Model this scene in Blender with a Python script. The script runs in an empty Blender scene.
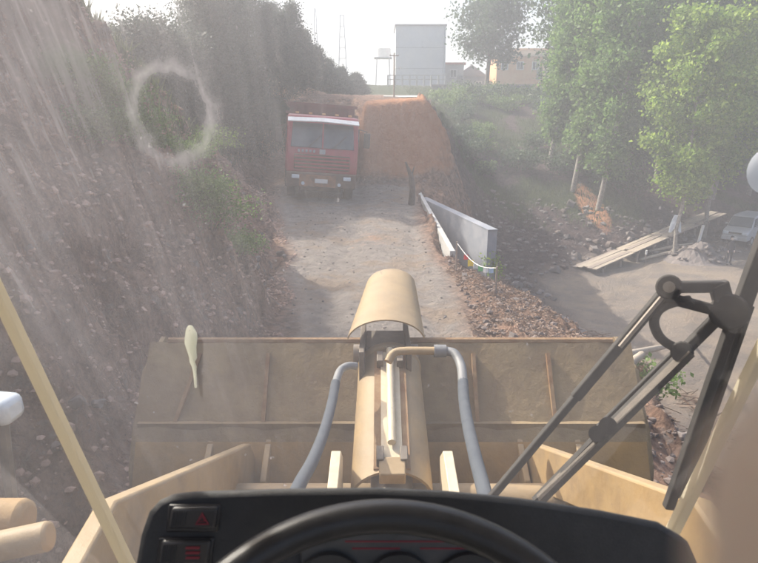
import bpy, math, random
import numpy as np
from mathutils import Vector, Matrix, Euler
R = math.radians
rng = np.random.default_rng(7)
random.seed(7)
sc = bpy.context.scene
C = sc.collection
# ------------------------------------------------------------------ camera
PITCH = R(15.0); F = 606.0; EYE = Vector((0, 0, 3.1))
cam = bpy.data.objects.new('camera', bpy.data.cameras.new('camera')); C.objects.link(cam)
cam.location = EYE; cam.rotation_euler = (math.pi/2 - PITCH, 0, 0)
cam.data.sensor_width = 36; cam.data.lens = 36*F/758
cam.data.clip_start = 0.004; cam.data.clip_end = 3000
cam.data.dof.use_dof = True; cam.data.dof.focus_distance = 5.0
cam.data.dof.aperture_fstop = (cam.data.lens/1000)/(2*0.00105)
sc.camera = cam
# ------------------------------------------------------------------ light
SUN_AZ = R(-56); SUN_EL = R(42)         # azimuth to the right of the view (+Y); negative is left
w = bpy.data.worlds.new("World"); sc.world = w; w.use_nodes = True
nt = w.node_tree; bg = nt.nodes['Background']
sk = nt.nodes.new('ShaderNodeTexSky'); sk.sky_type = 'NISHITA'; sk.sun_disc = False
sk.sun_elevation = SUN_EL; sk.sun_rotation = SUN_AZ; sk.dust_density = 7.0; sk.air_density = 1.0; sk.ozone_density = 1.0
nt.links.new(sk.outputs[0], bg.inputs[0]); bg.inputs[1].default_value = 0.15
sd = bpy.data.lights.new('sun', 'SUN'); sd.energy = 3.7; sd.angle = R(0.6); sd.color = (1, .92, .79)
so = bpy.data.objects.new('sun', sd); C.objects.link(so)
sdir = Vector((math.sin(SUN_AZ)*math.cos(SUN_EL), math.cos(SUN_AZ)*math.cos(SUN_EL), math.sin(SUN_EL)))
so.rotation_euler = sdir.to_track_quat('Z', 'Y').to_euler(); so.location = (30, 20, 40)
sc.view_settings.view_transform = 'Standard'; sc.view_settings.look = 'None'
sc.view_settings.exposure = 1.22; sc.view_settings.gamma = 1; sc.view_settings.use_curve_mapping = False
sc.cycles.use_denoising = True
sc.cycles.max_bounces = 8; sc.cycles.diffuse_bounces = 3; sc.cycles.transparent_max_bounces = 12
sc.cycles.sample_clamp_indirect = 4
# ------------------------------------------------------------------ helpers
cP, sP = math.cos(PITCH), math.sin(PITCH)
FW = Vector((0, cP, -sP)); UP = Vector((0, sP, cP))
def P(px, py, t):
    """a point of the place seen at photo pixel (px,py) at depth t metres"""
    r = (px-379)/F*t; u = -(py-281.5)/F*t
    return EYE + Vector((r, 0, 0)) + UP*u + FW*t

class MB:
    def __init__(s): s.v = []; s.f = []
    def add(s, vs, fs):
        n = len(s.v); s.v += [tuple(v) for v in vs]; s.f += [tuple(i+n for i in f) for f in fs]; return s
    def box(s, c, d, rot=None, taper=1.0):
        hx, hy, hz = d[0]/2, d[1]/2, d[2]/2
        vs = []
        for z in (-1, 1):
            k = taper if z > 0 else 1
            for x, y in ((-1, -1), (1, -1), (1, 1), (-1, 1)): vs.append(Vector((x*hx*k, y*hy*k, z*hz)))
        if rot is not None:
            m = rot if isinstance(rot, Matrix) else Euler(rot).to_matrix()
            vs = [m @ v for v in vs]
        c = Vector(c)
        return s.add([v+c for v in vs], [(3,2,1,0), (4,5,6,7), (0,1,5,4), (1,2,6,5), (2,3,7,6), (3,0,4,7)])
    def bar(s, a, b, wd, th, up=(0, 0, 1)):
        """box from a to b, wd across, th along up"""
        a, b = Vector(a), Vector(b); y = (b-a); L = y.length; y.normalize()
        x = y.cross(Vector(up)).normalized(); z = x.cross(y)
        return s.box((a+b)/2, (wd, L, th), Matrix((x, y, z)).transposed())
    def tube(s, pts, r, n=10, cap=True):
        pts = [Vector(p) for p in pts]; m = len(pts)
        rr = r if isinstance(r, (list, tuple)) else [r]*m
        t0 = (pts[1]-pts[0]).normalized()
        ref = Vector((0, 0, 1)) if abs(t0.z) < .9 else Vector((1, 0, 0))
        x = t0.cross(ref).normalized(); vs = []; fs = []
        for i, p in enumerate(pts):
            t = (pts[min(i+1, m-1)]-pts[max(i-1, 0)]).normalized()
            x = (x - t*x.dot(t)).normalized(); y = t.cross(x)
            for k in range(n):
                a = 2*math.pi*k/n; vs.append(p + x*math.cos(a)*rr[i] + y*math.sin(a)*rr[i])
        for i in range(m-1):
            for k in range(n):
                k2 = (k+1) % n; fs.append((i*n+k, i*n+k2, (i+1)*n+k2, (i+1)*n+k))
        if cap: fs.append(tuple(range(n-1, -1, -1))); fs.append(tuple((m-1)*n+k for k in range(n)))
        return s.add(vs, fs)
    def prism(s, poly, d):
        """closed polygon (3-D points) pushed by vector d"""
        n = len(poly); d = Vector(d); poly = [Vector(p) for p in poly]
        fs = [tuple(range(n-1, -1, -1)), tuple(range(n, 2*n))]
        fs += [(i, (i+1) % n, n+(i+1) % n, n+i) for i in range(n)]
        return s.add(poly + [p+d for p in poly], fs)
    def sheet(s, rows, th):
        """grid of points given thickness along its normals (th)"""
        m, n = len(rows), len(rows[0]); g = [[Vector(p) for p in r] for r in rows]
        back = []
        for i in range(m):
            rb = []
            for j in range(n):
                du = g[min(i+1, m-1)][j]-g[max(i-1, 0)][j]; dv = g[i][min(j+1, n-1)]-g[i][max(j-1, 0)]
                rb.append(g[i][j] + du.cross(dv).normalized()*th)
            back.append(rb)
        vs = [p for r in g for p in r] + [p for r in back for p in r]; o = m*n; fs = []
        for i in range(m-1):
            for j in range(n-1):
                a = i*n+j; fs.append((a, a+1, a+n+1, a+n)); fs.append((o+a+n, o+a+n+1, o+a+1, o+a))
        for i in range(m-1):
            for j in (0, n-1):
                a = i*n+j; fs.append((a, a+n, o+a+n, o+a))
        for j in range(n-1):
            for i in (0, m-1):
                a = i*n+j; fs.append((a, a+1, o+a+1, o+a))
        return s.add(vs, fs)
    def ico(s, c, r, jit=.25, sq=(1, 1, 1)):
        ph = (1+5**.5)/2
        vs = [(-1,ph,0),(1,ph,0),(-1,-ph,0),(1,-ph,0),(0,-1,ph),(0,1,ph),(0,-1,-ph),(0,1,-ph),(ph,0,-1),(ph,0,1),(-ph,0,-1),(-ph,0,1)]
        fs = [(0,11,5),(0,5,1),(0,1,7),(0,7,10),(0,10,11),(1,5,9),(5,11,4),(11,10,2),(10,7,6),(7,1,8),(3,9,4),(3,4,2),(3,2,6),(3,6,8),(3,8,9),(4,9,5),(2,4,11),(6,2,10),(8,6,7),(9,8,1)]
        c = Vector(c)
        out = [c+Vector((v[0]*sq[0], v[1]*sq[1], v[2]*sq[2]))*(r/1.9*(1+random.uniform(-jit, jit))) for v in vs]
        return s.add(out, fs)
    def build(s, name, m, parent=None, bevel=0, smooth=40, sub=0):
        me = bpy.data.meshes.new(name); me.from_pydata(s.v, [], s.f); me.update()
        me.materials.append(m)
        if smooth:
            me.shade_smooth(); me.set_sharp_from_angle(angle=R(smooth))
        o = bpy.data.objects.new(name, me); C.objects.link(o)
        if parent is not None: o.parent = parent
        if bevel:
            b = o.modifiers.new('b', 'BEVEL'); b.width = bevel; b.segments = 2; b.limit_method = 'ANGLE'; b.angle_limit = R(35)
        if sub:
            b = o.modifiers.new('s', 'SUBSURF'); b.levels = sub; b.render_levels = sub
        return o
def npmesh(name, v, f, m, parent=None, smooth=False):
    me = bpy.data.meshes.new(name); v = np.asarray(v, np.float32); f = np.asarray(f, np.int32); k = f.shape[1]
    me.vertices.add(len(v)); me.vertices.foreach_set('co', v.ravel())
    me.loops.add(f.size); me.loops.foreach_set('vertex_index', f.ravel())
    me.polygons.add(len(f)); me.polygons.foreach_set('loop_start', np.arange(0, f.size, k, dtype=np.int32))
    me.update(calc_edges=True); me.validate()
    me.materials.append(m)
    if smooth: me.shade_smooth()
    o = bpy.data.objects.new(name, me); C.objects.link(o)
    if parent is not None: o.parent = parent
    return o
def tag(o, label=None, cat=None, group=None, kind=None):
    if label: o['label'] = label
    if cat: o['category'] = cat
    if group: o['group'] = group
    if kind: o['kind'] = kind
    return o
def empty(name, loc, label, cat, group=None, rz=0):
    o = bpy.data.objects.new(name, None); C.objects.link(o); o.location = loc; o.rotation_euler = (0, 0, rz)
    o.empty_display_size = .2
    return tag(o, label, cat, group)
def copy_tree(o, parent=None):
    c = o.copy(); C.objects.link(c); c.parent = parent
    for ch in list(o.children): copy_tree(ch, c)
    return c
# ------------------------------------------------------------------ materials
def new_mat(name):
    m = bpy.data.materials.new(name); m.use_nodes = True; n = m.node_tree
    return m, n, n.nodes['Principled BSDF'], n.nodes['Material Output']
def nd(n, t, **kw):
    x = n.nodes.new(t)
    for k, v in kw.items():
        if k in ('op',): x.operation = v
        elif hasattr(x, k): setattr(x, k, v)
        else: x.inputs[k.replace('_', ' ')].default_value = v
    return x
def col(c): return (c[0], c[1], c[2], 1)
def noise(n, co, scale, detail=5, rough=.6, dist=0):
    x = nd(n, 'ShaderNodeTexNoise', Scale=scale, Detail=detail, Roughness=rough, Distortion=dist); n.links.new(co, x.inputs['Vector']); return x.outputs['Fac']
def ramp(n, fac, lo, hi):
    x = nd(n, 'ShaderNodeMapRange'); x.inputs[1].default_value = lo; x.inputs[2].default_value = hi; n.links.new(fac, x.inputs[0]); return x.outputs[0]
def mixc(n, fac, a, b):
    x = n.nodes.new('ShaderNodeMix'); x.data_type = 'RGBA'
    if isinstance(fac, (int, float)): x.inputs[0].default_value = fac
    else: n.links.new(fac, x.inputs[0])
    for i, c in ((6, a), (7, b)):
        if isinstance(c, tuple): x.inputs[i].default_value = col(c)
        else: n.links.new(c, x.inputs[i])
    return x.outputs[2]
def math_(n, op, a, b=None, clamp=False):
    x = n.nodes.new('ShaderNodeMath'); x.operation = op; x.use_clamp = clamp
    for i, v in ((0, a), (1, b)):
        if v is None: continue
        if isinstance(v, (int, float)): x.inputs[i].default_value = v
        else: n.links.new(v, x.inputs[i])
    return x.outputs[0]
def mat(name, c1, c2=None, scale=6, rough=.7, metal=0, bump=.2, bscale=None, dust=None, dustc=(.34, .29, .24), lo=.35, hi=.65, coat=0):
    m, n, b, o = new_mat(name)
    tc = n.nodes.new('ShaderNodeTexCoord').outputs['Object']
    c = col(c1)
    out = None
    if c2 is not None:
        out = mixc(n, ramp(n, noise(n, tc, scale, 8, .65), lo, hi), tuple(c1), tuple(c2))
    if dust:
        g = n.nodes.new('ShaderNodeNewGeometry'); sx = n.nodes.new('ShaderNodeSeparateXYZ'); n.links.new(g.outputs['Normal'], sx.inputs[0])
        up = ramp(n, sx.outputs[2], -.3, 1)
        nz = ramp(n, noise(n, tc, scale*1.7, 6, .7), .3, .7)
        f = math_(n, 'MULTIPLY', math_(n, 'ADD', math_(n, 'MULTIPLY', up, .6), math_(n, 'MULTIPLY', nz, .5)), dust, True)
        out = mixc(n, f, out if out is not None else tuple(c1), dustc)
    if out is not None: n.links.new(out, b.inputs['Base Color'])
    else: b.inputs['Base Color'].default_value = c
    b.inputs['Roughness'].default_value = rough; b.inputs['Metallic'].default_value = metal
    if coat: b.inputs['Coat Weight'].default_value = coat
    if bump:
        bp = n.nodes.new('ShaderNodeBump'); bp.inputs['Strength'].default_value = bump; bp.inputs['Distance'].default_value = .02
        n.links.new(noise(n, tc, bscale or scale*5, 6, .7), bp.inputs['Height']); n.links.new(bp.outputs[0], b.inputs['Normal'])
    return m
def leafmat(name, c1, c2, tr=.45):
    m, n, b, o = new_mat(name)
    g = n.nodes.new('ShaderNodeNewGeometry')
    cc = mixc(n, g.outputs['Random Per Island'], tuple(c1), tuple(c2))
    n.links.new(cc, b.inputs['Base Color']); b.inputs['Roughness'].default_value = .55; b.inputs['Specular IOR Level'].default_value = .3
    t = n.nodes.new('ShaderNodeBsdfTranslucent'); n.links.new(cc, t.inputs[0])
    mx = n.nodes.new('ShaderNodeMixShader'); mx.inputs[0].default_value = tr
    n.links.new(b.outputs[0], mx.inputs[1]); n.links.new(t.outputs[0], mx.inputs[2]); n.links.new(mx.outputs[0], o.inputs[0])
    return m
def glassmat(name, tint=(.9, .93, .95), refl=.08, dark=0):
    m, n, b, o = new_mat(name)
    t = nd(n, 'ShaderNodeBsdfTransparent'); t.inputs[0].default_value = col(tint)
    g = nd(n, 'ShaderNodeBsdfGlossy'); g.inputs['Roughness'].default_value = .08
    mx = n.nodes.new('ShaderNodeMixShader'); mx.inputs[0].default_value = refl
    n.links.new(t.outputs[0], mx.inputs[1]); n.links.new(g.outputs[0], mx.inputs[2]); n.links.new(mx.outputs[0], o.inputs[0])
    return m
M = {}
M['loader'] = mat('loader_paint', (.36, .235, .1), (.2, .125, .06), 4, .6, 0, .2, dust=.62, dustc=(.31, .25, .17), lo=.45, hi=.7)
M['bucket'] = mat('bucket_steel', (.15, .095, .045), (.27, .19, .09), 3, .8, 0, .5, dust=.5, dustc=(.27, .21, .135), lo=.42, hi=.62)
M['rust'] = mat('rusty_edge', (.2, .105, .05), (.3, .2, .11), 9, .8, 0, .3)
M['darksteel'] = mat('dark_steel', (.06, .055, .05), (.15, .12, .09), 12, .6, .2, .2, dust=.4)
M['grease'] = mat('greasy_cylinder', (.2, .18, .16), (.3, .26, .22), 9, .4, .3, .1, dust=.5)
M['chrome'] = mat('cylinder_rod', (.6, .6, .58), (.5, .48, .44), 14, .25, .8, .05)
M['hose'] = mat('hose_rubber', (.03, .042, .06), (.055, .068, .085), 16, .9, 0, .2, dust=.3, dustc=(.13, .14, .16))
M['rubber'] = mat('rubber', (.02, .02, .02), (.04, .037, .035), 10, .85, 0, .3, dust=.5)
M['dash'] = mat('dash_plastic', (.013, .015, .02), (.022, .025, .031), 20, .48, 0, .25, 400, dust=.14, dustc=(.2, .19, .18))
M['wheelgrip'] = mat('steering_rubber', (.014, .014, .016), (.022, .022, .024), 30, .34, 0, .12, 600)
M['wiper'] = mat('wiper_black_paint', (.012, .012, .013), (.03, .028, .026), 25, .8, 0, .1, dust=.12, dustc=(.2, .18, .17))
M['seal'] = mat('pillar_cream_paint', (.66, .57, .42), (.56, .47, .33), 14, .5, 0, .1)
M['interior'] = mat('cab_lining', (.3, .29, .28), (.36, .35, .33), 8, .9, 0, .1)
M['switch'] = mat('switch_plastic', (.03, .03, .033), None, 5, .35, 0, 0)
M['switchred'] = mat('switch_red_print', (.2, .02, .035), None, 5, .5, 0, 0)
M['gauge'] = mat('gauge_face', (.05, .055, .06), (.08, .08, .085), 30, .3, 0, 0)
M['white'] = mat('white_paint', (.78, .78, .76), (.66, .65, .62), 5, .5, 0, .1)
M['lampglass'] = mat('lamp_glass', (.72, .78, .82), (.6, .66, .72), 30, .15, 0, .1)
M['truckred'] = mat('truck_red_paint', (.42, .02, .05), (.28, .02, .035), 2.2, .4, 0, .08, dust=.45, dustc=(.36, .2, .18), coat=.2)
M['truckbox'] = mat('truck_box_steel', (.2, .04, .04), (.15, .07, .055), 2, .7, 0, .2, dust=.6, dustc=(.3, .2, .17))
M['chassis'] = mat('muddy_chassis', (.035, .032, .03), (.16, .1, .07), 3, .8, 0, .4, dust=.4, dustc=(.3, .19, .13))
M['carglass'] = mat('vehicle_glass', (.045, .06, .075), (.1, .12, .14), 2, .12, 0, .02, dust=.35, dustc=(.3, .3, .3))
M['van'] = mat('van_silver_paint', (.5, .53, .57), (.44, .46, .49), 1.5, .35, .2, .02, dust=.3)
M['concrete'] = mat('concrete', (.2, .22, .26), (.3, .31, .34), 1.6, .85, 0, .3, 30)
M['concrete2'] = mat('pale_concrete_edge', (.46, .46, .46), (.36, .35, .33), 4, .85, 0, .3, 30)
M['build'] = mat('grey_render', (.5, .53, .57), (.56, .57, .57), .5, .9, 0, .1, 6)
M['dgrey'] = mat('dark_grey_wall', (.16, .16, .18), (.24, .23, .24), .8, .9, 0, .3)
M['orange'] = mat('orange_render', (.6, .3, .14), (.66, .42, .22), 1, .85, 0, .1)
M['cream'] = mat('cream_render', (.6, .47, .32), (.66, .54, .38), 1, .85, 0, .1)
M['redroof'] = mat('red_tile_roof', (.5, .13, .07), (.42, .12, .07), 3, .8, 0, .3)
M['greyroof'] = mat('grey_roof', (.25, .23, .24), (.3, .27, .27), 3, .8, 0, .3)
M['dwin'] = mat('dark_window', (.04, .05, .06), None, 1, .15, 0, 0)
M['steel'] = mat('galvanised_steel', (.42, .44, .47), (.35, .37, .4), 6, .5, .5, .1)
M['bark'] = mat('pale_bark', (.34, .31, .27), (.18, .16, .14), 6, .85, 0, .5, 18)
M['darkbark'] = mat('dark_bark', (.09, .075, .06), (.15, .12, .1), 8, .9, 0, .5, 20)
M['wood'] = mat('weathered_plank', (.3, .25, .21), (.22, .18, .155), 5, .85, 0, .3)
M['wood2'] = mat('fresh_plank', (.4, .34, .27), (.3, .25, .2), 6, .85, 0, .3)
M['skin'] = mat('skin', (.97, .83, .74), (.95, .8, .7), 60, .5, 0, .1, 500)
_b = M['skin'].node_tree.nodes['Principled BSDF']; _b.inputs['Subsurface Weight'].default_value = .35; _b.inputs['Subsurface Radius'].default_value = (1, .55, .38); _b.inputs['Subsurface Scale'].default_value = .006
_n = M['skin'].node_tree; _t = _n.nodes.new('ShaderNodeBsdfTranslucent'); _t.inputs[0].default_value = (1, .92, .82, 1)
_x = _n.nodes.new('ShaderNodeMixShader'); _x.inputs[0].default_value = .5
_n.links.new(_b.outputs[0], _x.inputs[1]); _n.links.new(_t.outputs[0], _x.inputs[2]); _n.links.new(_x.outputs[0], _n.nodes['Material Output'].inputs[0])
M['nail'] = mat('finger_nail', (.7, .42, .34), None, 1, .25, 0, 0)
M['cloth'] = mat('dark_clothes', (.035, .035, .045), (.06, .055, .06), 8, .9, 0, .2)
M['hair'] = mat('black_hair', (.02, .018, .016), None, 1, .6, 0, 0)
M['rag'] = mat('pale_cloth', (.72, .76, .82), (.62, .66, .74), 8, .9, 0, .2)
M['poplar'] = leafmat('poplar_leaf', (.09, .175, .05), (.2, .31, .085), .52)
M['bright'] = leafmat('bright_leaf', (.14, .25, .045), (.34, .45, .09), .55)
M['darkleaf'] = leafmat('dark_leaf', (.04, .08, .04), (.09, .14, .065), .4)
M['blueleaf'] = leafmat('cypress_leaf', (.045, .065, .05), (.09, .115, .085), .35)
M['shrub'] = leafmat('shrub_leaf', (.09, .16, .045), (.2, .29, .09), .4)
M['grass'] = leafmat('grass_blade', (.06, .09, .035), (.13, .15, .07), .4)
M['drystalk'] = leafmat('dry_stalk', (.13, .085, .062), (.3, .205, .15), .15)
M['elbow'] = mat('dull_fitting', (.16, .17, .18), (.24, .24, .24), 10, .6, .3, .1)
M['sealant'] = leafmat('translucent_sealant', (.8, .73, .58), (.8, .73, .58), .5)
M['ragt'] = leafmat('thin_cloth', (.7, .74, .8), (.72, .76, .82), .5)
M['dropping'] = leafmat('dropping', (.8, .8, .7), (.8, .8, .7), .6)
# rock
def rockmat(name, cols):
    m, n, b, o = new_mat(name)
    g = n.nodes.new('ShaderNodeNewGeometry'); oi = n.nodes.new('ShaderNodeObjectInfo')
    tc = n.nodes.new('ShaderNodeTexCoord').outputs['Object']
    r = math_(n, 'FRACT', math_(n, 'ADD', g.outputs['Random Per Island'], oi.outputs['Random']))
    cc = mixc(n, r, cols[0], cols[1]); cc = mixc(n, ramp(n, noise(n, tc, 7, 8, .7), .4, .75), cc, cols[2])
    n.links.new(cc, b.inputs['Base Color']); b.inputs['Roughness'].default_value = .9
    bp = n.nodes.new('ShaderNodeBump'); bp.inputs['Strength'].default_value = .5; bp.inputs['Distance'].default_value = .03
    n.links.new(noise(n, tc, 25, 6, .7), bp.inputs['Height']); n.links.new(bp.outputs[0], b.inputs['Normal'])
    return m
M['rock'] = rockmat('rock', ((.1, .078, .072), (.2, .16, .145), (.15, .11, .09)))
M['clod'] = rockmat('clod', ((.26, .16, .12), (.56, .38, .29), (.36, .23, .17)))
M['rockgrey'] = rockmat('grey_rock', ((.12, .105, .1), (.24, .21, .2), (.17, .14, .125)))
# ------------------------------------------------------------------ terrain
SEC = {
 -90: [(-90,12),(-12,9),(-6,7),(-2.4,0),(2.8,0),(3.6,-.4),(6,-3.2),(9,-5.4),(300,-5.4)],
 2:  [(-90,14),(-12,9.5),(-5.4,6.6),(-3.6,3.3),(-2.1,0),(2.4,0),(3.2,-.3),(5.5,-3.2),(8.5,-5.4),(300,-5.5)],
 8:  [(-90,14),(-12,9.0),(-5.6,7.2),(-3.4,3.4),(-1.7,.05),(1.5,0),(2.1,.22),(3.0,.0),(5,-2.6),(8.5,-5.4),(300,-5.5)],
 12: [(-90,12),(-12,6.8),(-5.9,5.5),(-4.0,3.0),(-2.1,.1),(1.5,.0),(2.0,.08),(3.0,-.35),(5,-2.6),(8.5,-5.4),(300,-5.5)],
 14.3: [(-90,12),(-12,6.1),(-6.2,4.8),(-4.3,2.5),(-2.5,.13),(1.6,.03),(1.85,-.2),(2.4,-1.0),(3.3,-1.4),(5,-2.9),(8.5,-5.4),(300,-5.5)],
 15.5: [(-90,12),(-12,5.8),(-6.4,4.6),(-4.4,2.4),(-2.7,.15),(1.6,.05),(1.8,-.8),(2.6,-1.35),(3.2,-1.5),(5,-2.8),(8.5,-5.4),(300,-5.5)],
 17: [(-90,12),(-12,5.8),(-6.8,4.6),(-4.9,2.0),(-3.0,.2),(1.6,.12),(1.8,-1.2),(3.2,-1.5),(4,-2.6),(5.5,-3.8),(8.5,-5.4),(300,-5.5)],
 22: [(-90,12),(-12,6.0),(-7.6,4.6),(-6,2.2),(-4.3,.35),(1.55,.3),(1.75,-.8),(2.4,-1.6),(5,-3.8),(8,-5.2),(9.5,-5.4),(300,-5.4)],
 25.2: [(-90,12),(-12,6.4),(-8.5,5),(-6.5,2.4),(-5,.55),(1.6,.5),(2.6,.2),(4.5,-2.5),(7,-5),(9,-5.4),(30,-5.2),(300,-5)],
 26.4: [(-90,12),(-12,6.5),(-8.5,5),(-6.5,2.4),(-5,.7),(-1.0,.8),(-.6,3.7),(1.9,3.95),(2.6,2.8),(4.2,-1.5),(6.6,-4.9),(9,-5.4),(30,-5.2),(300,-5)],
 30: [(-90,12),(-12,7),(-8.7,5.4),(-5.6,1.2),(-1.9,1.1),(-1.1,3.95),(1.9,4.05),(2.7,3.0),(4.2,-1.5),(6,-4.8),(9,-5.4),(30,-5.2),(300,-5)],
 36: [(-90,12),(-12,7),(-8,6),(-5,4.2),(2.4,4.3),(3.3,2.8),(5,-.2),(7,-3.6),(13,-5.1),(16,-5.2),(30,-5.),(300,-5)],
 42: [(-90,13),(-12,7.5),(-4,4.7),(2.6,4.5),(4.5,2.5),(6.5,-.6),(9,-2.2),(15,-2.3),(19,-3.8),(22,-4.8),(45,-4.8),(300,-4.5)],
 50: [(-90,13),(-12,8),(-4,5),(4,4.3),(7,1.6),(12,.8),(20,.3),(27,-2),(36,-4.5),(80,-4.5),(300,-4)],
 65: [(-90,14),(-12,7.5),(-4,5.6),(5,5.4),(15,5),(30,3),(60,0),(300,0)],
 80: [(-90,14),(-24,8),(0,7.3),(20,7),(60,5),(300,4)],
 140: [(-90,11),(0,8),(300,8)],
 700: [(-90,8),(300,8)],
}
_ys = sorted(SEC)
_xs = np.concatenate([[-900], np.arange(-90, 60.01, .05), [300, 900]])
_tab = np.array([np.interp(_xs, [p[0] for p in SEC[y]], [p[1] for p in SEC[y]]) for y in _ys])
_lat = rng.random((64, 64, 64))
def vn(x, y, z=0):
    x, y, z = np.broadcast_arrays(np.asarray(x, float), np.asarray(y, float), np.asarray(z, float))
    xi, yi, zi = np.floor(x).astype(int), np.floor(y).astype(int), np.floor(z).astype(int)
    fx, fy, fz = x-xi, y-yi, z-zi
    fx, fy, fz = [f*f*(3-2*f) for f in (fx, fy, fz)]
    g = lambda a, b, c: _lat[(xi+a) & 63, (yi+b) & 63, (zi+c) & 63]
    return (((g(0,0,0)*(1-fx)+g(1,0,0)*fx)*(1-fy)+(g(0,1,0)*(1-fx)+g(1,1,0)*fx)*fy)*(1-fz)
            + ((g(0,0,1)*(1-fx)+g(1,0,1)*fx)*(1-fy)+(g(0,1,1)*(1-fx)+g(1,1,1)*fx)*fy)*fz)*2-1
def fbm(x, y, z=0, o=4):
    s = 0; a = 1; f = 1
    for i in range(o): s = s + a*vn(x*f+i*17.3, y*f+i*5.1, z*f+i*9.7); a *= .5; f *= 2.07
    return s
def base_h(x, y):
    y = np.asarray(y, float); x = np.asarray(x, float)
    yw = y + 0.0
    k = np.clip(np.searchsorted(_ys, yw)-1, 0, len(_ys)-2)
    ya = np.array(_ys)
    f = np.clip((yw-ya[k])/(ya[k+1]-ya[k]), 0, 1); f = np.where(ya[k] >= 25, f, f*f*(3-2*f))
    xw = x
    i = np.clip(np.searchsorted(_xs, xw)-1, 0, len(_xs)-2); g = np.clip((xw-_xs[i])/(_xs[i+1]-_xs[i]), 0, 1)
    h0 = _tab[k, i]*(1-g)+_tab[k, i+1]*g; h1 = _tab[k+1, i]*(1-g)+_tab[k+1, i+1]*g
    return h0*(1-f)+h1*f
def masks(x, y):
    h = base_h(x, y)
    sl = np.hypot((base_h(x+.15, y)-h)/.15, (base_h(x, y+.15)-h)/.15)
    n = fbm(x*.5, y*.5, 3, 3)
    lx = np.interp(y, [-90, 3, 8, 14, 22, 27], [-2.2, -1.9, -1.5, -2.4, -4, -4.6]) + .15*n
    rx = np.interp(y, [-90, 3, 8, 14, 22, 27], [2.2, 1.9, 1.45, 1.5, 1.5, 1.4]) + .15*n
    road = np.clip((x-lx)/.5, 0, 1)*np.clip((rx-x)/.4, 0, 1)*np.clip((25.6-y)/1.0, 0, 1)
    yard = np.clip((-4.7-h)/.5, 0, 1)*np.clip((x-7)/2, 0, 1)*np.clip((60-y)/10, 0, 1)
    return h, sl, road, yard
def height(x, y):
    h, sl, road, yard = masks(x, y)
    soft = np.maximum(road, yard)
    a = np.clip(sl, .12, 1.3)*(1-soft)
    a = a*(1-.75*np.clip(1.3-np.hypot((x-.8)/2.6, (y-26.5)/3.0), 0, 1))
    far = np.clip(1.2-np.hypot(x, y)/120, .2, 1)
    # rills run down the cut face: stretched along the fall line
    n = fbm(x*.45, y*.45, h*.3, 5)*.42*a*far + fbm(x*2.1, y*2.6, h*2.2, 3)*.24*a + fbm(x*6.5, y*6.5, h*6, 2)*.07*a*far
    rill = -np.abs(fbm(y*1.5+x*.25, h*.25, 2, 3))*.16*np.clip(a-.35, 0, 1)*np.where(x < -1, 1, .3)
    rut = .05*fbm(x*1.2, y*.35, 5, 3)*road + .02*fbm(x*6, y*6, 1, 3)
    for cx in (-.75, .95):
        rut = rut - road*.07*np.exp(-((x-cx-.12*np.sin(y*.4))/.22)**2)
    yy = .07*fbm(x*.8, y*.8, 2, 4)*yard
    return h + n + rill + rut + yy
def hz(x, y): return float(height(np.array([x], float), np.array([y], float))[0])
def G(px, py, t0=6, t1=200, step=.1):
    """where the line of sight through a photo pixel meets the ground"""
    ts = np.arange(t0, t1, step); d = P(px, py, 1)-EYE
    X, Y, Z = EYE.x+d.x*ts, EYE.y+d.y*ts, EYE.z+d.z*ts
    k = np.argmax(Z <= height(X, Y)); return Vector((X[k], Y[k], float(height(X[k:k+1], Y[k:k+1])[0])))
def growing(a, b, s, e, g=1.12):
    out = list(np.arange(a, b, s)); st = s
    while out[-1] < e: st *= g; out.append(out[-1]+st)
    return out
gx = growing(-3.0, 6.0, .09, 22, 1.015); gx = growing(gx[-1], gx[-1]+.3, .3, 700, 1.1) if False else gx
xr = list(gx); st = .3
while xr[-1] < 700: st *= 1.09; xr.append(xr[-1]+st)
xl = [-3.0]; st = .09
while xl[-1] > -9: xl.append(xl[-1]-st)
while xl[-1] > -700: st *= 1.09; xl.append(xl[-1]-st)
GX = np.array(sorted(set(xl))+xr[1:])
yf = list(np.arange(1.0, 18, .09)); st = .09
while yf[-1] < 50: st = min(st*1.01, .26); yf.append(yf[-1]+st)
while yf[-1] < 800: st *= 1.07; yf.append(yf[-1]+st)
yb = [1.0]; st = .1
while yb[-1] > -80: st *= 1.12; yb.append(yb[-1]-st)
GY = np.array(sorted(yb[1:])+yf)
XX, YY = np.meshgrid(GX, GY)
HH, SL, RD, YD = masks(XX.ravel(), YY.ravel()); ZZ = height(XX.ravel(), YY.ravel()).reshape(XX.shape)
X1, Y1 = XX.ravel(), YY.ravel()
nn = fbm(X1*.35, Y1*.35, 7, 4)
orange = np.clip(1-np.hypot((X1-.8)/2.9, (Y1-27)/3.4)**3, 0, 1)*np.clip((HH-.5)*2, 0, 1)
orange = np.maximum(orange, np.clip(1-np.hypot((X1-14.6)/1.2, (Y1-41.5)/3.6), 0, 1)*2)
orange = np.maximum(orange, .34*np.clip(1-np.hypot((X1+.1)/1.6, (Y1-15.5)/2.5), 0, 1)*RD)
grass = np.clip((Y1-37)/5, 0, 1)*np.clip(.62+nn*.8, 0, 1)*np.clip((X1-3)/2, 0, 1)*np.clip((HH+3.9)/.8, 0, 1)
grass = np.maximum(grass, np.clip((HH-4.6)/.8, 0, 1)*np.clip((-3-X1)/2, 0, 1)*np.clip(.75+nn, 0, 1))
grass = np.maximum(grass, np.clip(nn*2-.1, 0, 1)*np.clip((HH-1.5)/1.5, 0, 1)*np.clip((-3-X1)/2, 0, 1)*np.clip((Y1-9)/4, 0, 1))
grass = np.maximum(grass, np.clip((Y1-60)/8, 0, 1)*.8)
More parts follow.
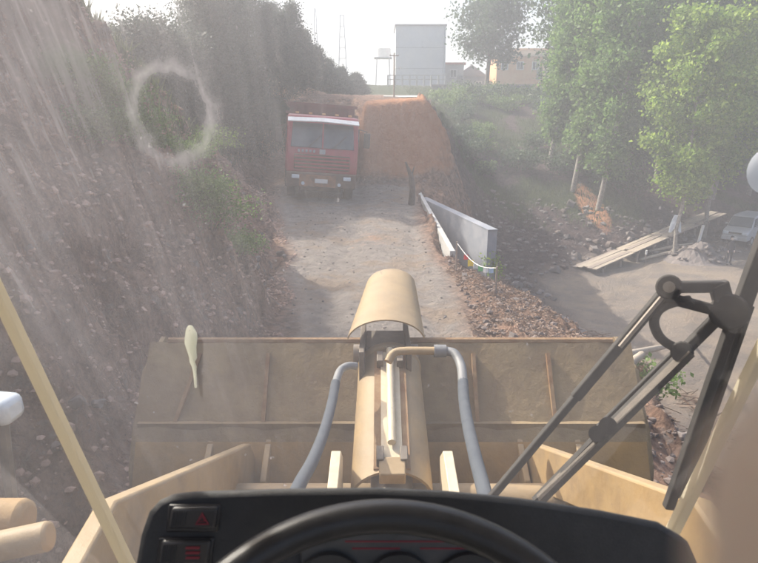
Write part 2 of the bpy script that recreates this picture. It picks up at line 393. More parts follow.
me_mask = np.stack([np.clip(RD, 0, 1), np.clip(grass, 0, 1), np.clip(orange, 0, 1), np.clip(YD, 0, 1)], 1).astype(np.float32)
def earthmat():
    m, n, b, o = new_mat('earth')
    tc = n.nodes.new('ShaderNodeTexCoord').outputs['Object']
    at = nd(n, 'ShaderNodeAttribute', attribute_name='mask'); sp = n.nodes.new('ShaderNodeSeparateColor'); n.links.new(at.outputs['Color'], sp.inputs[0])
    mp = n.nodes.new('ShaderNodeMapping'); mp.inputs['Scale'].default_value = (2.2, 2.6, 1.0); n.links.new(tc, mp.inputs[0])
    big = noise(n, tc, .6, 8, .65); mid = noise(n, tc, 3.5, 9, .72); fine = noise(n, tc, 28, 6, .75); strat = noise(n, mp.outputs[0], 1.6, 12, .82, .4)
    bank = mixc(n, ramp(n, strat, .38, .62), (.20, .122, .09), (.60, .39, .285))
    bank = mixc(n, ramp(n, big, .52, .68), bank, (.36, .22, .165))
    bank = mixc(n, math_(n, 'MULTIPLY', ramp(n, mid, .55, .66), .8), bank, (.4, .36, .335))
    vo = nd(n, 'ShaderNodeTexVoronoi', Scale=9.0); n.links.new(tc, vo.inputs['Vector']); crumb = vo.outputs['Distance']
    bank = mixc(n, math_(n, 'MULTIPLY', ramp(n, crumb, .45, .75), .45), bank, (.11, .075, .06))
    bank = mixc(n, ramp(n, fine, .58, .72), bank, (.13, .088, .07))
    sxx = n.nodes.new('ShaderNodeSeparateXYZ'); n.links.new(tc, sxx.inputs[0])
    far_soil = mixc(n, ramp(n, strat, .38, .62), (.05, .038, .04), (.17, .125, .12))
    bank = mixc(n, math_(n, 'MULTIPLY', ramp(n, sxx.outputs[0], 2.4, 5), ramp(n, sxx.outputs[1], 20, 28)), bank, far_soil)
    roadc = mixc(n, ramp(n, mid, .35, .65), (.3, .265, .245), (.46, .41, .365))
    roadc = mixc(n, math_(n, 'MULTIPLY', ramp(n, big, .5, .62), .6), roadc, (.42, .31, .22))
    roadc = mixc(n, math_(n, 'MULTIPLY', ramp(n, fine, .55, .75), .6), roadc, (.22, .19, .175))
    yardc = mixc(n, ramp(n, big, .4, .62), (.3, .26, .23), (.42, .34, .27))
    yardc = mixc(n, math_(n, 'MULTIPLY', ramp(n, mid, .5, .7), .5), yardc, (.27, .25, .23))
    orc = mixc(n, ramp(n, strat, .35, .65), (.56, .25, .13), (.68, .38, .23))
    grc = mixc(n, ramp(n, mid, .35, .7), (.045, .065, .03), (.1, .115, .055))
    c = mixc(n, sp.outputs[0], bank, roadc)
    c = mixc(n, math_(n, 'MULTIPLY', at.outputs['Alpha'], .95), c, yardc)
    edge = math_(n, 'SUBTRACT', math_(n, 'ADD', sp.outputs[1], math_(n, 'MULTIPLY', mid, .6)), .3, True)
    c = mixc(n, ramp(n, edge, .3, .6), c, grc)
    c = mixc(n, ramp(n, math_(n, 'ADD', sp.outputs[2], math_(n, 'SUBTRACT', mid, .5)), .25, .7), c, orc)
    n.links.new(c, b.inputs['Base Color']); b.inputs['Roughness'].default_value = .95; b.inputs['Specular IOR Level'].default_value = .15
    bp = n.nodes.new('ShaderNodeBump'); bp.inputs['Strength'].default_value = 1; bp.inputs['Distance'].default_value = .2
    hh = math_(n, 'SUBTRACT', math_(n, 'ADD', mid, math_(n, 'MULTIPLY', fine, .45)), math_(n, 'MULTIPLY', crumb, .35)); n.links.new(hh, bp.inputs['Height']); n.links.new(bp.outputs[0], b.inputs['Normal'])
    return m
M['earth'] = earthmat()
ny, nx = XX.shape
idx = np.arange(ny*nx).reshape(ny, nx)
quads = np.stack([idx[:-1, :-1], idx[:-1, 1:], idx[1:, 1:], idx[1:, :-1]], -1).reshape(-1, 4)
qx, qy = X1[quads].mean(1), Y1[quads].mean(1); qr, qyd = RD[quads].mean(1), YD[quads].mean(1)
region = np.where(qr > .5, 1, np.where(qyd > .5, 3, np.where((qx < -1.0) & (qy < 30), 2, np.where((qx > 1) & (qy > 24) & (qx < 60) & (qy < 70), 4, 0))))
V = np.stack([X1, Y1, ZZ.ravel()], 1)
TER = {}
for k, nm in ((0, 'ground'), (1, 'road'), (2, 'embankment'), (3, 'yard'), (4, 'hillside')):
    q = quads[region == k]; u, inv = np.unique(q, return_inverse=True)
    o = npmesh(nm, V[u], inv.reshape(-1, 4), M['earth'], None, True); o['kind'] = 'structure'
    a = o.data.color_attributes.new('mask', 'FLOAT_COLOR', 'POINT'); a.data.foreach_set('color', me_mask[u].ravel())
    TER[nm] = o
# ------------------------------------------------------------------ vegetation
ORD = 'first second third fourth fifth sixth seventh eighth ninth tenth eleventh twelfth thirteenth fourteenth fifteenth sixteenth seventeenth eighteenth nineteenth twentieth twenty-first twenty-second twenty-third twenty-fourth twenty-fifth twenty-sixth twenty-seventh twenty-eighth'.split()
def number(group, fmt):
    """tell the members of a row apart by their order from the left, as the camera sees them"""
    m = sorted((o for o in C.objects if o.get('group') == group), key=lambda o: o.location.x/max(o.location.y, 1))
    for o, w_ in zip(m, ORD): o['label'] = fmt % w_
def leaves(cs, sz, droop=.0):
    n = len(cs); d = rng.normal(size=(n, 3)); d /= np.linalg.norm(d, axis=1, keepdims=True)
    e = np.cross(d, rng.normal(size=(n, 3))); e /= np.linalg.norm(e, axis=1, keepdims=True)
    s = (sz*rng.uniform(.6, 1.3, n))[:, None]
    a, b = d*s*.5, e*s*.33
    f_ = np.cross(d, e)*s*.12
    v = np.stack([cs-a, cs+b+f_, cs+a, cs-b+f_], 1).reshape(-1, 3); f = np.arange(4*n).reshape(-1, 4)
    return v, f
def tree(kind, base, H, rad, n, sz, lm, bm, label, group, lean=(0, 0), lo=.2, clump=.5, nb=26, trunk_r=None, shape='poplar', name='poplar_tree', dens=None):
    r = empty(name, base, label, 'tree', group)
    top = Vector((lean[0], lean[1], H)); tr = trunk_r or H*.011
    wob = [random.uniform(-.12, .12) for _ in range(8)]
    tp = [Vector((lean[0]*k/7+wob[k]*(k > 0), lean[1]*k/7+wob[7-k]*(k > 0), H*.93*k/7-(.3 if k == 0 else 0))) for k in range(8)]
    MB().tube(tp, [tr*(1.25-k/7*1.05) for k in range(8)], 8).build('trunk', bm, r, smooth=60)
    bb = MB(); cl = []
    for i in range(nb):
        k = lo+(1-lo)*((i+.5)/nb)**.9
        a = i*2.4+random.uniform(-.4, .4)
        if shape == 'poplar': rr = rad*(.35+.65*math.sin(math.pi*min(1, (1-k)*1.15+.08)**.8))*random.uniform(.6, 1.1); rise = rr*random.uniform(.3, .8)
        elif shape == 'cone': rr = rad*(1.05-k)*random.uniform(.8, 1.1); rise = rr*.2
        else: rr = rad*math.sqrt(max(.05, 1-((k-.62)/.42)**2))*random.uniform(.65, 1.1); rise = rr*random.uniform(.1, .6)
        q = Vector((lean[0]*k, lean[1]*k, H*k)); e = q+Vector((math.cos(a)*rr, math.sin(a)*rr, rise))
        q0 = Vector((lean[0]*k, lean[1]*k, H*k*.93)) if k < .95 else q
        bb.tube([q0, (q0+e)/2+Vector((0, 0, -.05*rr)), e], [tr*.38*(1.1-k), tr*.25*(1.1-k), tr*.1], 5, False)
        for f in (.45, .75, 1.0): cl.append((q0.lerp(e, f), .6+.4*f))
    tag(bb.build('branch', bm, r, smooth=60), kind='stuff')
    cw = np.array([c[0] for c in cl]); m = rng.integers(0, len(cl), n)
    pts = cw[m]+rng.normal(size=(n, 3))*np.array([clump, clump, clump*.75])
    v, f = leaves(pts, sz); npmesh('crown', v, f, lm, r)
    return r
def shrub(base, rad, hgt, n, sz, lm, label, group, name='shrub'):
    r = empty(name, base, label, 'shrub', group)
    sb = MB(); cl = []
    for i in range(9):
        a = random.uniform(0, 6.28); e = Vector((math.cos(a)*rad*random.uniform(.2, .9), math.sin(a)*rad*random.uniform(.2, .9), hgt*random.uniform(.35, .95)))
        sb.tube([(0, 0, -.1), e*.5+Vector((0, 0, .1*hgt)), e], [.02*hgt+.005, .012*hgt+.003, .004], 5, False); cl += [e, e*.7]
    sb.build('stem', M['darkbark'], r)
    cw = np.array(cl); m = rng.integers(0, len(cl), n); pts = cw[m]+rng.normal(size=(n, 3))*np.array([rad*.26, rad*.26, hgt*.15])
    pts[:, 2] = np.maximum(pts[:, 2], .03)
    v, f = leaves(pts, sz); npmesh('foliage', v, f, lm, r); return r
# poplars on the right, between the gully and the yard  (px of the trunk foot, py, depth -> ground)
def foot(px, t):
    """ground point at column px and depth t"""
    x = (px-379)/F*t
    y = t/cP
    for _ in range(6): y = (t - (3.1-hz(x, y))*sP)/cP
    return Vector((x, y, hz(x, y)))
GP = 'poplars on the bank at the right'
specs = [  # px, depth, height, radius, leanx, leaves
 (548, 46, 15, 1.8, 2.0, 7000, 'poplar', 'slender poplar with a leaning pale trunk, the leftmost of the row'),
 (572, 43, 17, 2.3, 2.6, 8000, 'poplar', 'poplar with a pale leaning trunk just right of the leftmost one'),
 (597, 41, 18, 2.3, 2.2, 8000, 'poplar', 'poplar whose bare leaning trunk rises over the orange soil patch'),
 (625, 45, 19.5, 2.8, 1.5, 9000, 'poplar', 'poplar between the orange soil patch and the bright green tree'),
 (655, 47, 19.5, 3.0, 1.2, 9000, 'poplar', 'tall poplar standing behind the bright green tree'),
 (712, 47, 20.5, 3.3, .8, 10000, 'poplar', 'large shaded poplar behind the end of the plank ramp'),
 (748, 50, 20, 3.6, .8, 10000, 'poplar', 'large poplar behind the silver van'),
 (796, 46, 20, 3.8, .6, 8000, 'poplar', 'unseen high-crowned poplar added for shade, just outside the right border of the photo'),  # this and the next: out of view, added for the shade they cast
 (838, 45, 20, 3.8, .6, 8000, 'poplar', 'unseen high-crowned poplar added for shade, well beyond the right border of the photo'),
]
for px, t, H, rad, lx, n, lm, lab in specs:
    b = foot(px, t)
    tree(0, b, H, rad, int(n*1.7), .27, M[lm], M['bark'], lab, GP, (lx, random.uniform(-.5, .5)), lo=.3 if px > 780 else .09 if px > 600 else .13, clump=.42, nb=40, trunk_r=.15)
b = foot(674, 37)
tree(0, b, 13.5, 2.7, 15000, .25, M['bright'], M['bark'], 'bright green leafy tree with thin trunk beside the plank ramp and the hung cloth', None, (.3, .2), lo=.24, clump=.36, nb=36, trunk_r=.1, name='leafy_tree')
b = foot(704, 42)
tree(0, b, 13, 2.6, 11000, .25, M['bright'], M['bark'], 'leafy tree with straight grey trunk at the far end of the plank ramp', None, (.3, 0), lo=.3, clump=.45, nb=36, trunk_r=.13, name='leafy_tree')
for px, t, H, rad in ((622, 51, 7, 2.8), (664, 50, 7, 3), (560, 56, 17, 3.6), (600, 58, 18, 4), (640, 60, 19, 4), (682, 58, 18, 4), (724, 62, 20, 4.5)):
    b = foot(px, t)
    tree(0, b, H, rad, 11000, .36, M['darkleaf'], M['darkbark'], 'dense dark green tree filling the gaps behind the row of poplars', 'dark trees behind the poplars', (.4, 0), lo=.06, clump=.9, nb=34, trunk_r=.2, name='dense_tree')
# the round tree by the grey building
b = foot(484, 66); b.z -= .1
tree(0, b, 10.6, 3.6, 9000, .36, M['darkleaf'], M['darkbark'], 'broad open-crowned tree on the terrace to the right of the grey building', None, (1.2, 0), lo=.3, clump=.62, nb=34, shape='round', trunk_r=.22, name='broad_tree')
# ridge of cypress-like trees on the left bank
GL = 'dark conical trees along the left ridge'
for px, t, H, rad in ((207, 22.6, 6.4, 1.1), (224, 23.4, 5.6, 1.2), (207, 24, 6.5, 1.3), (220, 27, 8.2, 2.2), (229, 34, 7.0, 2.0), (232, 24, 4.2, 1.1), (244, 30, 5.0, 1.5), (258, 29, 4.2, 1.3), (268, 33, 5.0, 1.5), (282, 35, 4.2, 1.4), (294, 37, 5.0, 1.5), (304, 40, 3.6, 1.5), (316, 44, 2.9, 1.5), (328, 48, 2.4, 1.4), (341, 52, 2.0, 1.3), (356, 55, 1.7, 1.2), (250, 40, 5.5, 2), (275, 46, 4.9, 2.2), (296, 52, 3.8, 2.0), (226, 34, 5.5, 1.7)):  # the tall ones listed first are added to shade road and wall
    b = foot(px, t)
    tree(0, b, H, rad, int(13000), .06+t*.0012, M['blueleaf'], M['darkbark'], 'dark conical tree in the line along the left ridge', GL, (0, 0), lo=.03, clump=.1+rad*.09, nb=30, shape='cone', name='conical_tree')
# shrubs
GS = 'shrubs on the far hillside'
for i in range(46):
    px = random.uniform(440, 640); t = random.uniform(42, 62); b = foot(px, t)
    if b.x < 4.2: continue
    s = random.uniform(.7, 1.7)
    shrub(b, s, s*1.2, 1100, .18, M['shrub' if i % 3 == 0 else 'darkleaf'], 'leafy shrub among others on the far hillside under the buildings', GS)
for i in range(18):
    px = random.uniform(425, 540); t = random.uniform(58, 66); b = foot(px, t); s = random.uniform(.7, 1.3)
    shrub(b, s*1.3, s, 700, .22, M['shrub'], 'low green shrub on the slope just below the dark terrace wall', 'shrubs below the terrace wall')
for px, py, s, lab in ((243, 258, .42, 'yellow-green shrub at the foot of the left bank beside the road'), (212, 234, .6, 'shrub on the left bank above the yellow-green one'), (196, 218, .5, 'shrub on the left bank highest of the roadside three')):
    b = G(px, py); shrub(b, s, s*1.0, 2600, .045, M['shrub'], lab, None)
for i in range(18):
    px = random.uniform(70, 215); py = 95+(px-70)*.55+random.uniform(-25, 45); b = G(px, py)
    s = random.uniform(.25, .6); shrub(b, s, s*.8, 1500, .04, M['shrub'], 'small shrub growing out of the upper left bank', 'small shrubs on the left bank')
b = foot(491, 17.3); b.z = max(b.z, -1.6); shrub(b, .3, .75, 500, .07, M['bright'], 'small green plant at the end of the concrete wall under the flags', None)
b = G(655, 392, 4); shrub(b, .3, .35, 400, .06, M['shrub'], 'green weed tuft among the stones right of the bucket', None)
for px, t, H, rad in ((150, 19, 1.7, .8), (166, 20, 1.5, .9), (181, 21, 2.0, .9), (193, 22, 2.8, .9), (209, 25.5, 7.4, 1.5), (221, 28, 7.6, 1.8), (233, 30.5, 7.0, 1.8)):  # last three are extra trees, added to shade the channel wall
    b = foot(px, t)
    tree(0, b, H, rad, 15000, .1, M['blueleaf'], M['darkbark'], 'bushy dark tree', GL, (0, 0), lo=.04, clump=.3, nb=34, name='conical_tree')
number(GL, '%s dark conical tree from the left along the ridge above the bank')
number('dark trees behind the poplars', '%s dense dark tree from the left in the gaps behind the poplars')
number('shrubs below the terrace wall', '%s low green shrub from the left just below the dark terrace wall')
number('small shrubs on the left bank', '%s small shrub from the left growing on the upper left bank')
# grass as stuff
def scatter(n, x0, x1, y0, y1, cond):
    x = rng.uniform(x0, x1, n); y = rng.uniform(y0, y1, n); h, sl, rd, yd = masks(x, y); k = cond(x, y, h, sl, rd, yd)
    x, y = x[k], y[k]; return np.stack([x, y, height(x, y)], 1)
def blades(p, hgt, wd):
    n = len(p); a = rng.uniform(0, 6.28, n); t = np.stack([np.cos(a), np.sin(a), 0*a], 1)*wd
    ln = rng.normal(size=(n, 3))*.35; ln[:, 2] = 1; u = ln*(hgt*rng.uniform(.5, 1.3, n))[:, None]
    v = np.stack([p-t-[0, 0, .03], p+t-[0, 0, .03], p+u], 1).reshape(-1, 3); return v, np.arange(3*n).reshape(-1, 3)
p1 = scatter(60000, 3, 40, 38, 75, lambda x, y, h, s, r, yd: (h > -3.8) & (fbm(x*.35, y*.35, 7, 4) > -.35) & (yd < .2))
p2 = scatter(50000, -14, -2.5, 4, 34, lambda x, y, h, s, r, yd: (r < .1) & ((h > 4.4) | ((h > 1.3) & (y > 10) & (fbm(x*.35, y*.35, 7, 4) > .05))))
v, f = blades(np.concatenate([p1, p2]), .3, .02+.0*1); g = npmesh('grass', v, f, M['grass']); tag(g, 'tufts of grass on the ridge and the far hillside', 'grass', kind='stuff')
# ------------------------------------------------------------------ rubble
def stones(pts, rmin, rmax, name, m, label):
    mb = MB()
    for p in pts:
        r = rmin+(rmax-rmin)*random.random()**2.5
        mb.ico((p[0], p[1], p[2]+r*.25), r, .3, (1, random.uniform(.6, 1), random.uniform(.45, .8)))
    return tag(mb.build(name, m, smooth=0), label, 'gravel', kind='stuff')
berm = lambda x, y: (x > np.interp(y, [0, 8, 14, 17], [2.1, 1.5, 1.55, 3.2])) & (x < 6)
pb = scatter(6500, 1.4, 5.5, 3, 18, lambda x, y, h, s, r, yd: berm(x, y) & (r < .4))
pl = scatter(26000, -6.8, -1.4, 2.5, 24, lambda x, y, h, s, r, yd: (r < .6) & (h < 6.5) & (vn(x*.9, y*.9, 2) > -.45))
pr = scatter(900, -2.5, 1.6, 5, 26, lambda x, y, h, s, r, yd: r > .4)
stones(pb, .015, .065, 'gravel', M['rock'], 'small stones and rubble along the right edge of the road')
stones(pl, .01, .05, 'gravel', M['clod'], 'broken stones scattered over the left bank')
stones(pr, .01, .035, 'gravel', M['rockgrey'], 'loose pebbles on the dirt road')
ph = scatter(2600, 3, 24, 17, 42, lambda x, y, h, s, r, yd: (yd < .7) & (h < -1.5))
stones(ph, .04, .22, 'gravel', M['rockgrey'], 'stones in the gully and at its foot')
# single larger stones: children of the setting piece they lie on
protos = []
def rockshape(name, m, sd):
    mb = MB(); nn_ = 4; vs = []; fs = []
    for ax in range(3):
        for sg in (-1, 1):
            o_ = len(vs)
            for i in range(nn_+1):
                for j in range(nn_+1):
                    p = [0, 0, 0]; p[ax] = sg; p[(ax+1) % 3] = (i/nn_*2-1)*sg; p[(ax+2) % 3] = j/nn_*2-1
                    v_ = Vector(p); v_ = v_.normalized()*.55+v_*.45
                    q_ = v_*1.3; d_ = float(vn(q_.x+sd*7.3, q_.y+3.1, q_.z+sd))*.3+float(vn(q_.x*2.7+sd, q_.y*2.7, q_.z*2.7))*.12
                    v_ = v_*(1+d_)*.62; vs.append((v_.x, v_.y*.85, v_.z*.66))
            for i in range(nn_):
                for j in range(nn_): a_ = o_+i*(nn_+1)+j; fs.append((a_, a_+nn_+1, a_+nn_+2, a_+1))
    return mb.add(vs, fs).build(name, m, smooth=50)
for k in range(6):
    o = rockshape('stone', M['rock' if k % 2 else 'rockgrey'], k); protos.append(o)
used = set()
def stone(x, y, r, parent):
    k = random.randrange(6)
    if k in used: o = protos[k].copy(); C.objects.link(o)
    else: o = protos[k]; used.add(k)
    o.location = (x, y, hz(x, y)+r*.15); o.scale = (r, r*random.uniform(.8, 1.1), r*random.uniform(.8, 1.2)); o.rotation_euler = (random.uniform(-.5, .5), random.uniform(-.5, .5), random.uniform(0, 6)); o.parent = parent
for p in scatter(150, 1.7, 5.5, 4, 17, lambda x, y, h, s, r, yd: berm(x, y) & (r < .2))[:50]: stone(p[0], p[1], random.uniform(.06, .14), TER['ground'])
for p in scatter(200, -6, -1.8, 3, 22, lambda x, y, h, s, r, yd: (r < .3) & (h < 4.5))[:80]: stone(p[0], p[1], random.uniform(.05, .15), TER['embankment'])
for p in scatter(160, 5, 22, 20, 42, lambda x, y, h, s, r, yd: (yd < .8) & (h < -2.5))[:50]: stone(p[0], p[1], random.uniform(.2, .5), TER['hillside'])
for k in range(6):
    if k not in used: bpy.data.objects.remove(protos[k])
# dry stalks and chips on the berm
pc = scatter(24000, 1.35, 4.2, 6, 16.5, lambda x, y, h, s, r, yd: (x > np.interp(y, [0, 8, 14, 17], [2, 1.45, 1.5, 1.6])+.25*vn(x, y*1.3, 4)) & (r < .75))
n = len(pc); a = rng.normal(size=(n, 3)); a[:, 2] *= .35; a /= np.linalg.norm(a, axis=1, keepdims=True)
wv = np.cross(a, rng.normal(size=(n, 3))); wv /= np.linalg.norm(wv, axis=1, keepdims=True)
L = rng.uniform(.02, .1, n)[:, None]; c = pc+[0, 0, .025]; wd = rng.uniform(.003, .009, n)[:, None]
v = np.stack([c-a*L/2-wv*wd, c-a*L/2+wv*wd, c+a*L/2+wv*wd, c+a*L/2-wv*wd], 1).reshape(-1, 3)
tag(npmesh('litter', v, np.arange(4*n).reshape(-1, 4), M['drystalk']), 'dry stalks and wood chips heaped along the right edge of the road', 'plant litter', kind='stuff')
# brushwood and twigs below right
pt = scatter(5000, 3.2, 10, 6, 24, lambda x, y, h, s, r, yd: vn(x*.6, y*.6, 8) > -.1)
n = len(pt); a = rng.normal(size=(n, 3)); a[:, 2] *= .25; a /= np.linalg.norm(a, axis=1, keepdims=True)
wv = np.cross(a, rng.normal(size=(n, 3))); wv /= np.linalg.norm(wv, axis=1, keepdims=True)
L = rng.uniform(.15, .9, n)[:, None]; c = pt+[0, 0, .07]; wd = rng.uniform(.005, .02, n)[:, None]
v = np.stack([c-a*L/2-wv*wd, c-a*L/2+wv*wd, c+a*L/2+wv*wd, c+a*L/2-wv*wd], 1).reshape(-1, 3)
tag(npmesh('brushwood', v, np.arange(4*n).reshape(-1, 4), M['drystalk']), 'pale twigs and brushwood strewn on the slope below the berm', 'brushwood', kind='stuff')
exec_order = 'structures'
# ------------------------------------------------------------------ concrete channel wall, kerb, flags
def wallpiece(a, b, ht, hb, th, name, m, label, cat):
    a, b = Vector(a), Vector(b); d = (b-a); d.z = 0; d.normalize(); nrm = Vector((d.y, -d.x, 0))*th
    return tag(MB().prism([(a.x, a.y, hb), (b.x, b.y, hb), (b.x, b.y, ht), (a.x, a.y, ht)], nrm).build(name, m, bevel=.012), label, cat)
cw = wallpiece((3.02, 16.6, 0), (1.55, 24.0, 0), .12, -2.3, .28, 'concrete_wall', M['concrete'], 'grey concrete wall of the channel beside the road, ending at a square corner', 'wall')
MB().bar((3.02+.14, 16.58, .135), (1.55+.14, 24.05, .135), .285, .03).build('coping', M['concrete'], cw, bevel=.008)
kb = MB()
kb.prism([(1.66, 13.9, -.9), (1.50, 24.3, -.7), (1.50, 24.3, .38), (1.66, 13.9, .12)], (.13, 0, 0))
tag(kb.build('kerb', M['concrete2'], bevel=.01), 'narrow pale concrete kerb along the right edge of the road above the channel', 'kerb')
fl = empty('flag_line', (0, 0, 0), 'string of red, yellow, green and white rags hanging over the concrete wall corner', 'bunting')
A, B = P(457, 243, 12.6), P(497, 268, 11.4)
pts = [A.lerp(B, k/8)-Vector((0, 0, .18*math.sin(math.pi*k/8))) for k in range(9)]
MB().tube(pts, .008, 5).build('cord', M['white'], fl)
fcols = [('flag_red', (.6, .04, .05)), ('flag_yellow', (.8, .6, .05)), ('flag_white', (.8, .8, .8)), ('flag_green', (.15, .5, .2)), ('flag_white2', (.75, .78, .8)), ('flag_blue', (.35, .5, .7))]
for i, (nm, c_) in enumerate(fcols):
    m_ = mat(nm, c_, None, 1, .9, 0, 0); q = pts[2+i]; s = .12 if i in (1,) else .09
    rows = [[q+Vector((u*s, .02*math.sin(u*5+i), -v_*s*1.1-.0)) for u in (-.5, 0, .5)] for v_ in (0, .5, 1)]
    tag(MB().sheet(rows, .003).build('flag', m_, fl), ['red rag', 'yellow rag', 'white rag', 'green rag', 'white rag', 'pale blue rag'][i])
MB().tube([A-Vector((0, 0, 1.2)), A+Vector((0, 0, .03))], .02, 6).build('stake', M['wood'], fl)
MB().tube([B-Vector((0, 0, 1.0)), B+Vector((0, 0, .03))], .02, 6).build('stake', M['wood'], fl)
# dark stump and pole at the orange cut
b = G(411, 205, 18, 40)
sm = MB().tube([b-Vector((0, 0, .2)), b+Vector((.05, 0, .5)), b+Vector((-.02, 0, 1.0)), b+Vector((-.2, 0, 1.45))], [.13, .1, .085, .03], 8)
sm.tube([b+Vector((-.02, 0, .9)), b+Vector((.1, .05, 1.3))], [.05, .02], 6)
tag(sm.build('dead_stump', M['darkbark'], smooth=60), 'dark bare stump standing before the orange soil face', 'stump')
b = foot(394, 34)
up = empty('utility_pole', b, 'thin wooden pole rising behind the orange soil bank', 'pole')
MB().tube([(0, 0, -.5), (0, 0, 2.35)], [.05, .04], 8).build('post', M['wood2'], up); MB().box((0, 0, 2.2), (.5, .05, .05)).build('crossarm', M['wood'], up)
for s in (-.2, .2): MB().tube([(s, 0, 2.225), (s, 0, 2.32)], [.03, .02], 8).build('insulator', M['white'], up)
# ------------------------------------------------------------------ far buildings
def window_on(parent, c, w_, h_, face=-1):
    f_ = MB(); x, y, z = c
    for dx, dz, a_, b_ in ((0, h_/2, w_+.1, .08), (0, -h_/2, w_+.1, .08), (-w_/2, 0, .08, h_-.08), (w_/2, 0, .08, h_-.08), (0, 0, .05, h_-.08)):
        f_.box((x+dx, y-.03, z+dz), (a_, .1, b_))
    fo = f_.build('window', M['white'], parent); MB().box((x, y+.0, z), (w_-.08, .03, h_-.08)).build('pane', M['dwin'], fo)
bb = P(420, 87, 80)
gz = hz(bb.x, bb.y); gb = empty('grey_building', (bb.x, bb.y, gz-.3), 'tall plain grey building with flat roof on the terrace above the road', 'building')
WB, HB, DB = 6.5, P(420, 28, 80).z-gz+.3, 7.0
MB().box((0, DB/2, HB/2), (WB, DB, HB)).build('wall', M['build'], gb)
MB().box((0, DB/2, HB+.1), (WB+.24, DB+.24, .2)).build('roof', M['greyroof'], gb)
for z in (HB*.33, HB*.66): MB().box((0, -.02, z), (WB, .035, .035)).build('joint_strip', M['concrete'], gb)
MB().tube([(WB/2-.25, -.08, .2), (WB/2-.25, -.08, HB-.1)], .06, 8).build('drainpipe', M['steel'], gb)
# railing before it
ra = empty('terrace_railing', (0, 0, 0), 'pale railing with square posts in front of the grey building', 'railing')
zr = P(420, 85, 74).z
for k in range(9):
    x = P(388+k*7.2, 85, 74).x; y = P(420, 85, 74).y; g0 = hz(x, y)
    MB().box((x, y, (g0-.2+zr+1.1)/2), (.22, .22, zr+1.3-g0)).build('post', M['concrete2'], ra)
for z in (zr+1.15, zr+.65): MB().box((P(417, 85, 74).x, y, z), (7.3, .1, .1)).build('rail', M['concrete2'], ra)
# dark terrace retaining wall
tw = empty('terrace_wall', (0, 0, 0), 'long dark grey retaining wall under the buildings and the broad tree', 'wall')
a0, a1 = P(432, 86, 70), P(532, 84, 70); zt = P(480, 85.5, 70).z
gb0 = min(hz(a0.x, a0.y), hz(a1.x, a1.y))-.6
nseg = 8
for k in range(nseg):
    xa = a0.x+(a1.x-a0.x)*k/nseg; xb = a0.x+(a1.x-a0.x)*(k+1)/nseg
    MB().box(((xa+xb)/2, a0.y+.2, (gb0+zt)/2), (xb-xa-.04, .4, zt-gb0)).build('panel', M['dgrey'], tw, bevel=.02)
MB().box(((a0.x+a1.x)/2, a0.y+.2, zt+.06), (a1.x-a0.x+.2, .5, .12)).build('coping', M['greyroof'], tw)
def house(name, px, pyb, t, W, Hh, D, m, rm, label, gable=.0, wins=2):
    q = P(px, pyb, t); g0 = hz(q.x, q.y)-.4; h = empty(name, (q.x, q.y, g0), label, 'house'); Hh = q.z-g0+Hh
    MB().box((0, D/2, Hh/2), (W, D, Hh)).build('wall', m, h)
    if gable: MB().prism([(-W/2-.25, -.25, Hh+.01), (W/2+.25, -.25, Hh+.01), (0, -.25, Hh+gable)], (0, D+.5, 0)).build('roof', rm, h)
    else: MB().box((0, D/2, Hh+.13), (W+.5, D+.5, .26)).build('roof', rm, h)
    for k in range(wins):
        x = (k-(wins-1)/2)*W/wins; window_on(h, (x, -.02, Hh-1.2), min(.9, W/wins*.5), 1.0)
    MB().box((W*.5-.5, -.03, Hh-2.1-.55+.4), (.7, .06, 1.5)).build('door', M['dgrey'], h)
    return h
house('small_house', 453, 86, 86, 2.9, 2.9, 4, M['concrete2'], M['redroof'], 'small house with orange-red flat roof right of the grey building', 0, 1)
house('gabled_house', 471, 88, 88, 4.2, 1.6, 5, M['concrete'], M['greyroof'], 'low grey gabled house behind the broad tree trunk', 1.6, 2)
house('orange_house', 519, 84, 84, 6.4, 3.6, 6, M['orange'], M['cream'], 'sunlit orange house with cream band behind the terrace wall', 0, 3)
house('cream_house', 536, 84, 95, 7, 5.0, 6, M['cream'], M['orange'], 'tall cream house half hidden by the leftmost poplar', 0, 3)
# lattice towers
def tower(px, pytop, t, wd, label, dish=False):
    q = P(px, 90, t); g0 = hz(q.x, q.y); H = P(px, pytop, t).z-g0
    o = empty('lattice_tower', (q.x, q.y, g0), label, 'tower'); b_ = MB(); lg = [(-1, -1), (1, -1), (1, 1), (-1, 1)]
    for sx, sy in lg:
        MB().tube([(sx*wd, sy*wd, -.5), (sx*wd*.35, sy*wd*.35, H)], .05, 5).build('leg', M['steel'], o)
    ns = int(H/1.6)
    for k in range(ns):
        z0, z1 = H*k/ns, H*(k+1)/ns; w0, w1 = wd*(1-.65*k/ns), wd*(1-.65*(k+1)/ns)
        for i in range(4):
            (ax, ay), (bx_, by) = lg[i], lg[(i+1) % 4]
            b_.tube([(ax*w0, ay*w0, z0), (bx_*w1, by*w1, z1)], .035, 4); b_.tube([(ax*w1, ay*w1, z1), (bx_*w1, by*w1, z1)], .035, 4)
    b_.build('bracing', M['steel'], o); MB().tube([(0, 0, H-.2), (0, 0, H+1.5)], .03, 5).build('antenna', M['steel'], o)
    return o
tower(317, 12, 110, .45, 'slender lattice mast on the skyline, the left one of two')
tower(343, 18, 100, .8, 'wider lattice mast on the skyline, the right one of two')
q = P(383, 86, 90); g0 = hz(q.x, q.y)
wt = empty('water_tower', (q.x, q.y, g0), 'small white tank on thin legs left of the grey building', 'water tower'); H = P(383, 58, 90).z-g0
